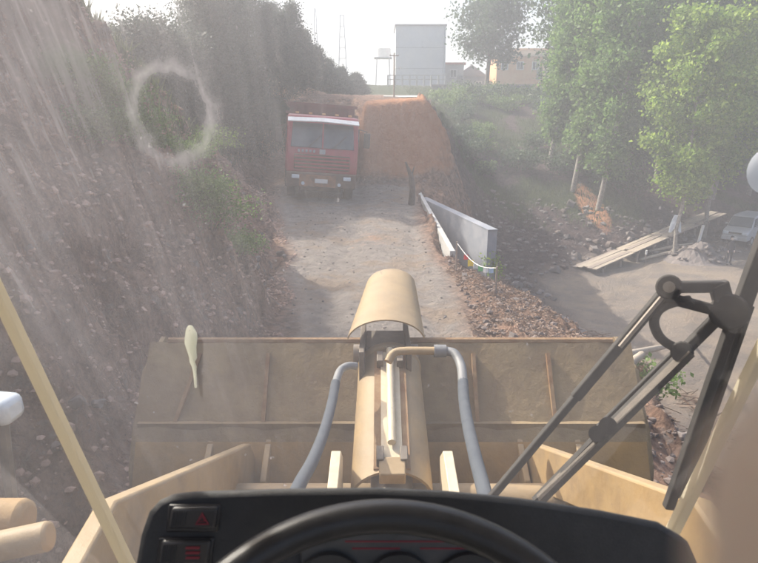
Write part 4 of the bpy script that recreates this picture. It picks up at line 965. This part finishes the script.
# ------------------------------------------------------------------ cab
gy = .90
def seam(z): return .436+(z-2.355)*(.583-.436)/(2.85-2.355)
zb, ztp = 2.22, 3.64
def dustglass(name, left):
    m, n, b, o = new_mat(name)
    tc = n.nodes.new('ShaderNodeTexCoord').outputs['Object']
    sx = n.nodes.new('ShaderNodeSeparateXYZ'); n.links.new(tc, sx.inputs[0]); x, z = sx.outputs[0], sx.outputs[2]
    # wash streaks fan out upwards from a point low on the pane
    dx = math_(n, 'SUBTRACT', x, .05); dz = math_(n, 'SUBTRACT', z, 1.45)
    ang = math_(n, 'ARCTAN2', dx, dz); rad = math_(n, 'SQRT', math_(n, 'ADD', math_(n, 'MULTIPLY', dx, dx), math_(n, 'MULTIPLY', dz, dz)))
    cb = n.nodes.new('ShaderNodeCombineXYZ'); n.links.new(math_(n, 'MULTIPLY', ang, 34), cb.inputs[0]); n.links.new(math_(n, 'MULTIPLY', rad, 1.6), cb.inputs[1])
    st1 = ramp(n, noise(n, cb.outputs[0], 1.0, 6, .7), .45, .75)
    cb2 = n.nodes.new('ShaderNodeCombineXYZ'); n.links.new(math_(n, 'MULTIPLY', ang, 150), cb2.inputs[0]); n.links.new(math_(n, 'MULTIPLY', rad, 5), cb2.inputs[1])
    st2 = ramp(n, noise(n, cb2.outputs[0], 1.0, 3, .6), .56, .8)
    cloud = ramp(n, noise(n, tc, 3.2, 5, .6), .3, .75); fine = ramp(n, noise(n, tc, 260, 3, .7), .4, .9)
    speck = ramp(n, noise(n, tc, 95, 2, .5), .70, .76); patch = ramp(n, noise(n, tc, 5, 3, .6), .48, .6)
    lft = ramp(n, x, .1, -.42); high = ramp(n, z, 2.65, 3.15)
    lm_ = math_(n, 'ADD', math_(n, 'MULTIPLY', lft, math_(n, 'ADD', .14, math_(n, 'MULTIPLY', high, .8))), .08)
    f = math_(n, 'ADD', .07, math_(n, 'MULTIPLY', cloud, .06))
    f = math_(n, 'ADD', f, math_(n, 'MULTIPLY', math_(n, 'MULTIPLY', st1, lm_), .26))
    f = math_(n, 'ADD', f, math_(n, 'MULTIPLY', math_(n, 'MULTIPLY', st2, lm_), .22))
    f = math_(n, 'ADD', f, math_(n, 'MULTIPLY', lft, .05))
    f = math_(n, 'ADD', f, math_(n, 'MULTIPLY', fine, .06))
    f = math_(n, 'ADD', f, math_(n, 'MULTIPLY', math_(n, 'MULTIPLY', speck, patch), .3))
    f = math_(n, 'ADD', f, math_(n, 'MULTIPLY', math_(n, 'MULTIPLY', ramp(n, x, .12, -.35), ramp(n, z, 2.5, 3.15)), math_(n, 'ADD', .07, math_(n, 'MULTIPLY', cloud, .15))))
    # ring-shaped dried stain
    rc = P(173, 113, 1); tt = gy/(rc.y); rx_, rz_ = (rc.x)*tt, EYE.z+(rc.z-EYE.z)*tt
    ex = math_(n, 'DIVIDE', math_(n, 'SUBTRACT', x, rx_), .053); ez = math_(n, 'DIVIDE', math_(n, 'SUBTRACT', z, rz_), .066)
    er = math_(n, 'SQRT', math_(n, 'ADD', math_(n, 'MULTIPLY', ex, ex), math_(n, 'MULTIPLY', ez, ez)))
    er = math_(n, 'ADD', er, math_(n, 'MULTIPLY', math_(n, 'SUBTRACT', noise(n, tc, 14, 4, .6), .5), .9))
    ring = math_(n, 'SUBTRACT', 1, math_(n, 'MULTIPLY', math_(n, 'ABSOLUTE', math_(n, 'SUBTRACT', er, 1)), 3.4), True)
    inside = math_(n, 'LESS_THAN', er, .85)
    f = math_(n, 'SUBTRACT', f, math_(n, 'MULTIPLY', inside, .07))
    f = math_(n, 'ADD', f, math_(n, 'MULTIPLY', math_(n, 'MULTIPLY', ring, ramp(n, noise(n, tc, 22, 5, .7), .25, .7)), .32), True)
    tr = n.nodes.new('ShaderNodeBsdfTransparent'); tr.inputs[0].default_value = (.96, .97, .98, 1)
    df = n.nodes.new('ShaderNodeBsdfDiffuse'); df.inputs[0].default_value = (.58, .57, .59, 1)
    tl = n.nodes.new('ShaderNodeBsdfTranslucent'); tl.inputs[0].default_value = (.6, .585, .62, 1)
    d_ = n.nodes.new('ShaderNodeMixShader'); d_.inputs[0].default_value = .6; n.links.new(df.outputs[0], d_.inputs[1]); n.links.new(tl.outputs[0], d_.inputs[2])
    mx = n.nodes.new('ShaderNodeMixShader'); n.links.new(f, mx.inputs[0]); n.links.new(tr.outputs[0], mx.inputs[1]); n.links.new(d_.outputs[0], mx.inputs[2])
    n.links.new(mx.outputs[0], o.inputs[0]); return m
M['dirtyglass'] = dustglass('dusty_windscreen_glass', True)
M['glass'] = glassmat('clear_glass', (.97, .98, .985), .03)
def pane(poly, name, nrm, label=None):
    n = Vector(nrm)*.005; me = MB().prism(poly, n).build(name, M['glass'], ld, smooth=0)
    me.data.materials.append(M['dirtyglass'])
    best = max(me.data.polygons, key=lambda p_: p_.normal.dot(Vector(nrm))); best.material_index = 1
    if label: tag(me, label)
    return me
wsn = pane([(-seam(zb), gy, zb), (seam(zb)+.045, gy, zb), (seam(ztp)+.045, gy, ztp), (-seam(ztp), gy, ztp)], 'windscreen', (0, 1, 0), 'dusty windscreen pane with wash streaks')
for s in (-1, 1):
    of_ = .045 if s > 0 else 0; a0_, a1_ = Vector((s*seam(zb)+of_, gy, zb)), Vector((s*seam(ztp)+of_, gy, ztp)); b1 = Vector((s*.92, .45, ztp)); b0 = Vector((s*.86, .45, zb))
    nr = (a1_-a0_).cross(b0-a0_).normalized(); nr = nr if nr.y > 0 else -nr
    o_ = nr*0.0
    pane([a0_, b0, b1, a1_], 'corner_pane', nr)
    # painted divider between the panes
    MB().bar(a0_-Vector((0, .012, 0)), a1_-Vector((0, .012, 0)), .017, .02, (0, 1, 0)).build('pane_divider', M['sealant'], ld, bevel=.003)
    MB().bar((s*.88, .45, 1.7), (s*.94, .45, 3.66), .07, .07, (0, 1, 0)).build('cab_pillar', M['interior'], ld, bevel=.01)
    MB().bar((s*.86, -.9, 1.7), (s*.88, -.9, 3.66), .07, .07, (0, 1, 0)).build('cab_pillar', M['interior'], ld, bevel=.01)
    MB().box((s*.9, -.22, 2.08), (.05, 1.3, .75)).build('door_panel', M['interior'], ld, bevel=.01)
MB().box((0, -.05, 3.72), (1.95, 2.05, .12)).build('cab_roof', M['loader'], ld, bevel=.03)
MB().box((0, -.05, 3.645), (1.7, 1.8, .02)).build('headliner', M['white'], ld)
MB().box((0, -.05, 1.66), (1.85, 1.95, .08)).build('cab_floor', M['interior'], ld)
MB().box((0, -.95, 2.15), (1.75, .05, .9)).build('rear_panel', M['interior'], ld)
MB().box((0, .93, 1.93), (.86, .04, .56)).build('front_panel', M['loader'], ld)
# bird dropping on the pane
def onglass(px, py, off=-.004):
    d = P(px, py, 1)-EYE; k = (gy+.006)/d.y; return EYE+d*k
prof_d = [(190, 326, 3), (190, 329, 8), (191, 333, 11), (191, 338, 12.5), (190.5, 343, 12), (191, 348, 10), (192, 353, 8.5), (193, 358, 7.5), (192, 362, 5), (194, 367, 4.2), (194.5, 373, 2.6), (195, 380, 1.8), (195.5, 388, 1.2)]
L_ = [onglass(x-w_*.5, y) for x, y, w_ in prof_d]; R_ = [onglass(x+w_*.5, y) for x, y, w_ in prof_d]
d_ = MB().sheet([[a, (a+b)/2+Vector((0, .001, 0)), b] for a, b in zip(L_, R_)], -.0015).build('bird_dropping', M['dropping'], wsn)
# round sucker at the right edge
q = onglass(768, 170); MB().tube([q-Vector((0, .02, 0)), q-Vector((0, .012, 0)), q-Vector((0, .006, 0))], [.012, .03, .035], 24).build('suction_cup', M['ragt'], wsn, smooth=60)
# ---- wiper (outside the pane)
wy = gy+.05
def W(px, py, dy=0): d = P(px, py, 1)-EYE; k = (wy+dy)/d.y; return EYE+d*k
wp = MB().tube([W(669, 287, -.03), W(669, 287, .03)], .020, 20).build('wiper_pivot', M['wiper'], ld, bevel=.003)
MB().tube([W(669, 287, -.045), W(669, 287, -.03)], .009, 12).build('nut', M['grease'], wp)
a1 = MB().bar(W(667, 289), W(575, 398), .018, .012, (0, 1, 0)).bar(W(578, 394), W(489, 500), .013, .012, (0, 1, 0)); tag(a1.build('wiper_arm', M['wiper'], ld, bevel=.002), 'long straight wiper arm on the left')
MB().bar(W(662, 297, -.012), W(620, 347, -.012), .006, .005, (0, 1, 0)).build('arm_edge', M['grease'], ld)
li = MB(); li.bar(W(669, 287), W(724, 286.5), .019, .014, (0, 1, 0)); li.bar(W(672, 299), W(718, 311), .018, .014, (0, 1, 0)); li.bar(W(670, 282), W(670, 302), .022, .014, (0, 1, 0)); li.bar(W(718, 283), W(728, 318), .03, .016, (0, 1, 0))
tag(li.build('wiper_bracket', M['wiper'], ld, bevel=.003), 'black bracket joining the two wiper arms')
loop = smooth_path([W(690, 300), W(672, 303), W(659, 310), W(654, 322), W(659, 336), W(670, 345), W(684, 350)])
MB().tube(loop, .008, 10).build('wiper_loop', M['wiper'], ld, smooth=60)
MB().tube([W(682, 352, -.02), W(682, 352, .02)], .018, 14).build('wiper_joint', M['wiper'], ld, bevel=.003)
MB().bar(W(730, 305), W(682, 353), .019, .014, (0, 1, 0)).build('wiper_arm', M['wiper'], ld, bevel=.002)
a2 = MB().bar(W(683, 352, .0), W(602, 432, .0), .010, .012, (0, 1, 0)).bar(W(676, 350, .02), W(597, 428, .02), .008, .008, (0, 1, 0)); a2.build('wiper_arm', M['wiper'], ld, bevel=.002)
bl = MB().bar(W(690, 352, -.02), W(540, 500, -.02), .011, .018, (0, 1, 0)).build('wiper_blade', M['rubber'], ld)
MB().tube([W(608, 426, -.03), W(608, 426, .02)], .015, 14).build('clip', M['wiper'], bl); MB().tube([W(597, 434, -.03), W(597, 434, .02)], .014, 14).build('clip', M['wiper'], bl)
MB().bar(W(606, 430, -.01), W(536, 502, -.01), .016, .012, (0, 1, 0)).build('blade_frame', M['wiper'], bl)
# parallel link bars running up to the right corner
for (xa, ya, xb, yb_), wd_, nm in (((775, 215, 737, 318), .028, 'drive_bar'), ((736, 312, 668, 508), .017, 'drive_bar'), ((750, 305, 682, 500), .009, 'drive_bar')):
    MB().bar(W(xa, ya, .01), W(xb, yb_, .01), wd_, .016, (0, 1, 0)).build(nm, M['wiper'], ld, bevel=.002)
MB().tube([W(729, 312, -.02), W(729, 312, .03)], .03, 18).build('wiper_motor_boss', M['wiper'], ld, bevel=.004)
# ---- instrument panel
tp = .60
outl = [(132, 640), (134, 563), (139, 535), (147, 512), (158, 500), (172, 494), (192, 491.5), (290, 488.5), (380, 487.5), (450, 491), (520, 498), (600, 510), (660, 522), (690, 540), (705, 575), (710, 640)]
pol = [P(x, y, tp) for x, y in outl]
ip = MB().prism(pol, FW*.10+UP*-.035).build('instrument_panel', M['dash'], ld, bevel=.007, smooth=40); tag(ip, 'black instrument panel behind the steering wheel')
MB().box((0, .66, 2.0), (.26, .2, .6)).build('steering_column', M['dash'], ld, bevel=.02)
def onp(px, py, off=0): return P(px, py, tp-off)
def plate(x0, y0, x1, y1, off, th, name, m, parent, bev=.002, skew=0):
    q = [onp(x0+skew, y0, off), onp(x1+skew, y0, off), onp(x1, y1, off), onp(x0, y1, off)]
    return MB().prism(q, FW*th).build(name, m, parent, bevel=bev)
for (x0, y0, x1, y1) in ((168, 508, 215, 530), (158, 541, 208, 566)):
    plate(x0-3, y0-3, x1+3, y1+3, .003, .006, 'switch_bezel', M['switch'], ip, .002, 3)
    sw = tag(plate(x0, y0, x1, y1, .0075, .008, 'rocker_switch', M['switch'], ip, .003, 3), 'black rocker switch with a red symbol')
    for k in range(6):
        plate(x0+3+k*2.4, y0+4, x0+4+k*2.4, y1-4, .0085, .002, 'rib', M['dash'], ip, 0, 2)
    cx_, cy_ = x0+34, (y0+y1)/2
    if y0 > 530:
        for k in range(3): plate(cx_-7, y0+6+k*5, cx_+7, y0+8.4+k*5, .0086, .001, 'symbol', M['switchred'], ip, 0, 1)
        continue
    for sgn in (1, .5):
        q = [onp(cx_-7*sgn, cy_+6*sgn, .0086), onp(cx_+7*sgn, cy_+6*sgn, .0086), onp(cx_, cy_-6.5*sgn, .0086)]
        q2 = [onp(cx_-5*sgn, cy_+4.8*sgn, .0086), onp(cx_+5*sgn, cy_+4.8*sgn, .0086), onp(cx_, cy_-4*sgn, .0086)]
        mb = MB()
        for i in range(3): j = (i+1) % 3; mb.prism([q[i], q[j], q2[j], q2[i]], FW*.001)
        mb.build('symbol', M['switchred'], ip)
gz_ = tag(plate(300, 528, 500, 640, .004, .004, 'gauge_cluster', M['gauge'], ip, .002), 'gauge cluster glass with faint red lines')
for k, (x0, x1, y) in enumerate(((345, 470, 541), (352, 400, 548), (420, 470, 548))):
    plate(x0, y, x1, y+1.6, .0046, .001, 'print_line', M['switchred'], ip, 0)
for x in (330, 400, 470):
    q = onp(x, 590, .012); MB().tube([q, q+FW*.01], .034, 24).build('gauge', M['switch'], ip)
# steering wheel
tl_ = R(40); ctr = P(389, 281.5+.895*F, .40)
u_ = UP*math.cos(tl_)+FW*math.sin(tl_); r__ = Vector((1, 0, 0)); n_ = r__.cross(u_)
rw = .2; mb = MB(); n = 96; k8 = 14; vs = []; fs = []
for i in range(n):
    a = 2*math.pi*i/n; c_ = ctr+(r__*math.cos(a)+u_*math.sin(a))*rw; rad_ = (r__*math.cos(a)+u_*math.sin(a))
    for j in range(k8):
        b_ = 2*math.pi*j/k8; vs.append(c_+rad_*math.cos(b_)*.0145+n_*math.sin(b_)*.0145)
for i in range(n):
    for j in range(k8): fs.append((i*k8+j, ((i+1) % n)*k8+j, ((i+1) % n)*k8+(j+1) % k8, i*k8+(j+1) % k8))
stw = tag(mb.add(vs, fs).build('steering_wheel', M['wheelgrip'], ld, smooth=80), 'black steering wheel rim at the bottom')
hub = ctr+n_*-.03
for a in (R(200), R(340), R(270)): MB().bar(hub, ctr+(r__*math.cos(a)+u_*math.sin(a))*(rw-.01), .03, .012, n_).build('spoke', M['wheelgrip'], stw, bevel=.003)
MB().tube([hub-n_*.03, hub+n_*.02], .04, 24).build('hub', M['wheelgrip'], stw, bevel=.005)
MB().tube([hub-n_*.25, hub-n_*.03], .022, 12).build('shaft', M['dash'], stw)
# ------------------------------------------------------------------ hand of the photographer, finger before the lens
hn = empty('person', EYE+Vector((.06, .0, -.12)), 'fingertip of the photographer very close to the lens at the lower right corner', 'person')
hn.location = (0, 0, 0)
def K(x, y, z): return EYE+Vector((x, 0, 0))+UP*y+FW*z          # metres: right, up, forward of the phone
pts = [K(.085, -.085, -.03), K(.066, -.052, -.012), K(.050, -.055, .006), K(.036, -.046, .013), K(.0232, -.024, .0168), K(.0163, -.0003, .0170),
       K(.09, -.065, -.012), K(.083, -.055, .012), K(.070, -.054, .026), K(.058, -.056, .026),
       K(.10, -.082, -.014), K(.093, -.078, .012), K(.08, -.08, .026), K(.068, -.08, .026),
       K(.105, -.1, -.02), K(.097, -.1, .005), K(.086, -.102, .018), K(.076, -.103, .018),
       K(.06, -.08, -.045), K(.04, -.055, -.055), K(.022, -.035, -.055),
       K(.11, -.13, -.055), K(.13, -.2, -.10), K(.17, -.3, -.2)]
ed = [(0,1),(1,2),(2,3),(3,4),(4,5),(0,6),(6,7),(7,8),(8,9),(0,10),(10,11),(11,12),(12,13),(0,14),(14,15),(15,16),(16,17),(0,18),(18,19),(19,20),(0,21),(21,22),(22,23)]
rd = [(.03,.018),.0125,.0105,.0105,.0105,.0095,.012,.0105,.0095,.007,.012,.0105,.0095,.007,.011,.0095,.0085,.006,.015,.012,.008,(.026,.02),(.03,.026),(.04,.036)]
skin_obj('hand', pts, ed, rd, M['skin'], hn)

# ------------------------------------------------------------------ air
hm = bpy.data.materials.new('haze'); hm.use_nodes = True; n = hm.node_tree; n.nodes.remove(n.nodes['Principled BSDF'])
pv = n.nodes.new('ShaderNodeVolumePrincipled'); pv.inputs['Color'].default_value = (.86, .92, 1, 1); pv.inputs['Density'].default_value = .0042; pv.inputs['Anisotropy'].default_value = .3
n.links.new(pv.outputs[0], n.nodes['Material Output'].inputs['Volume'])
tag(MB().box((0, 330, 11), (2100, 1900, 42)).build('haze', hm, smooth=0), 'thin dusty haze hanging over the whole place', 'haze', kind='stuff')
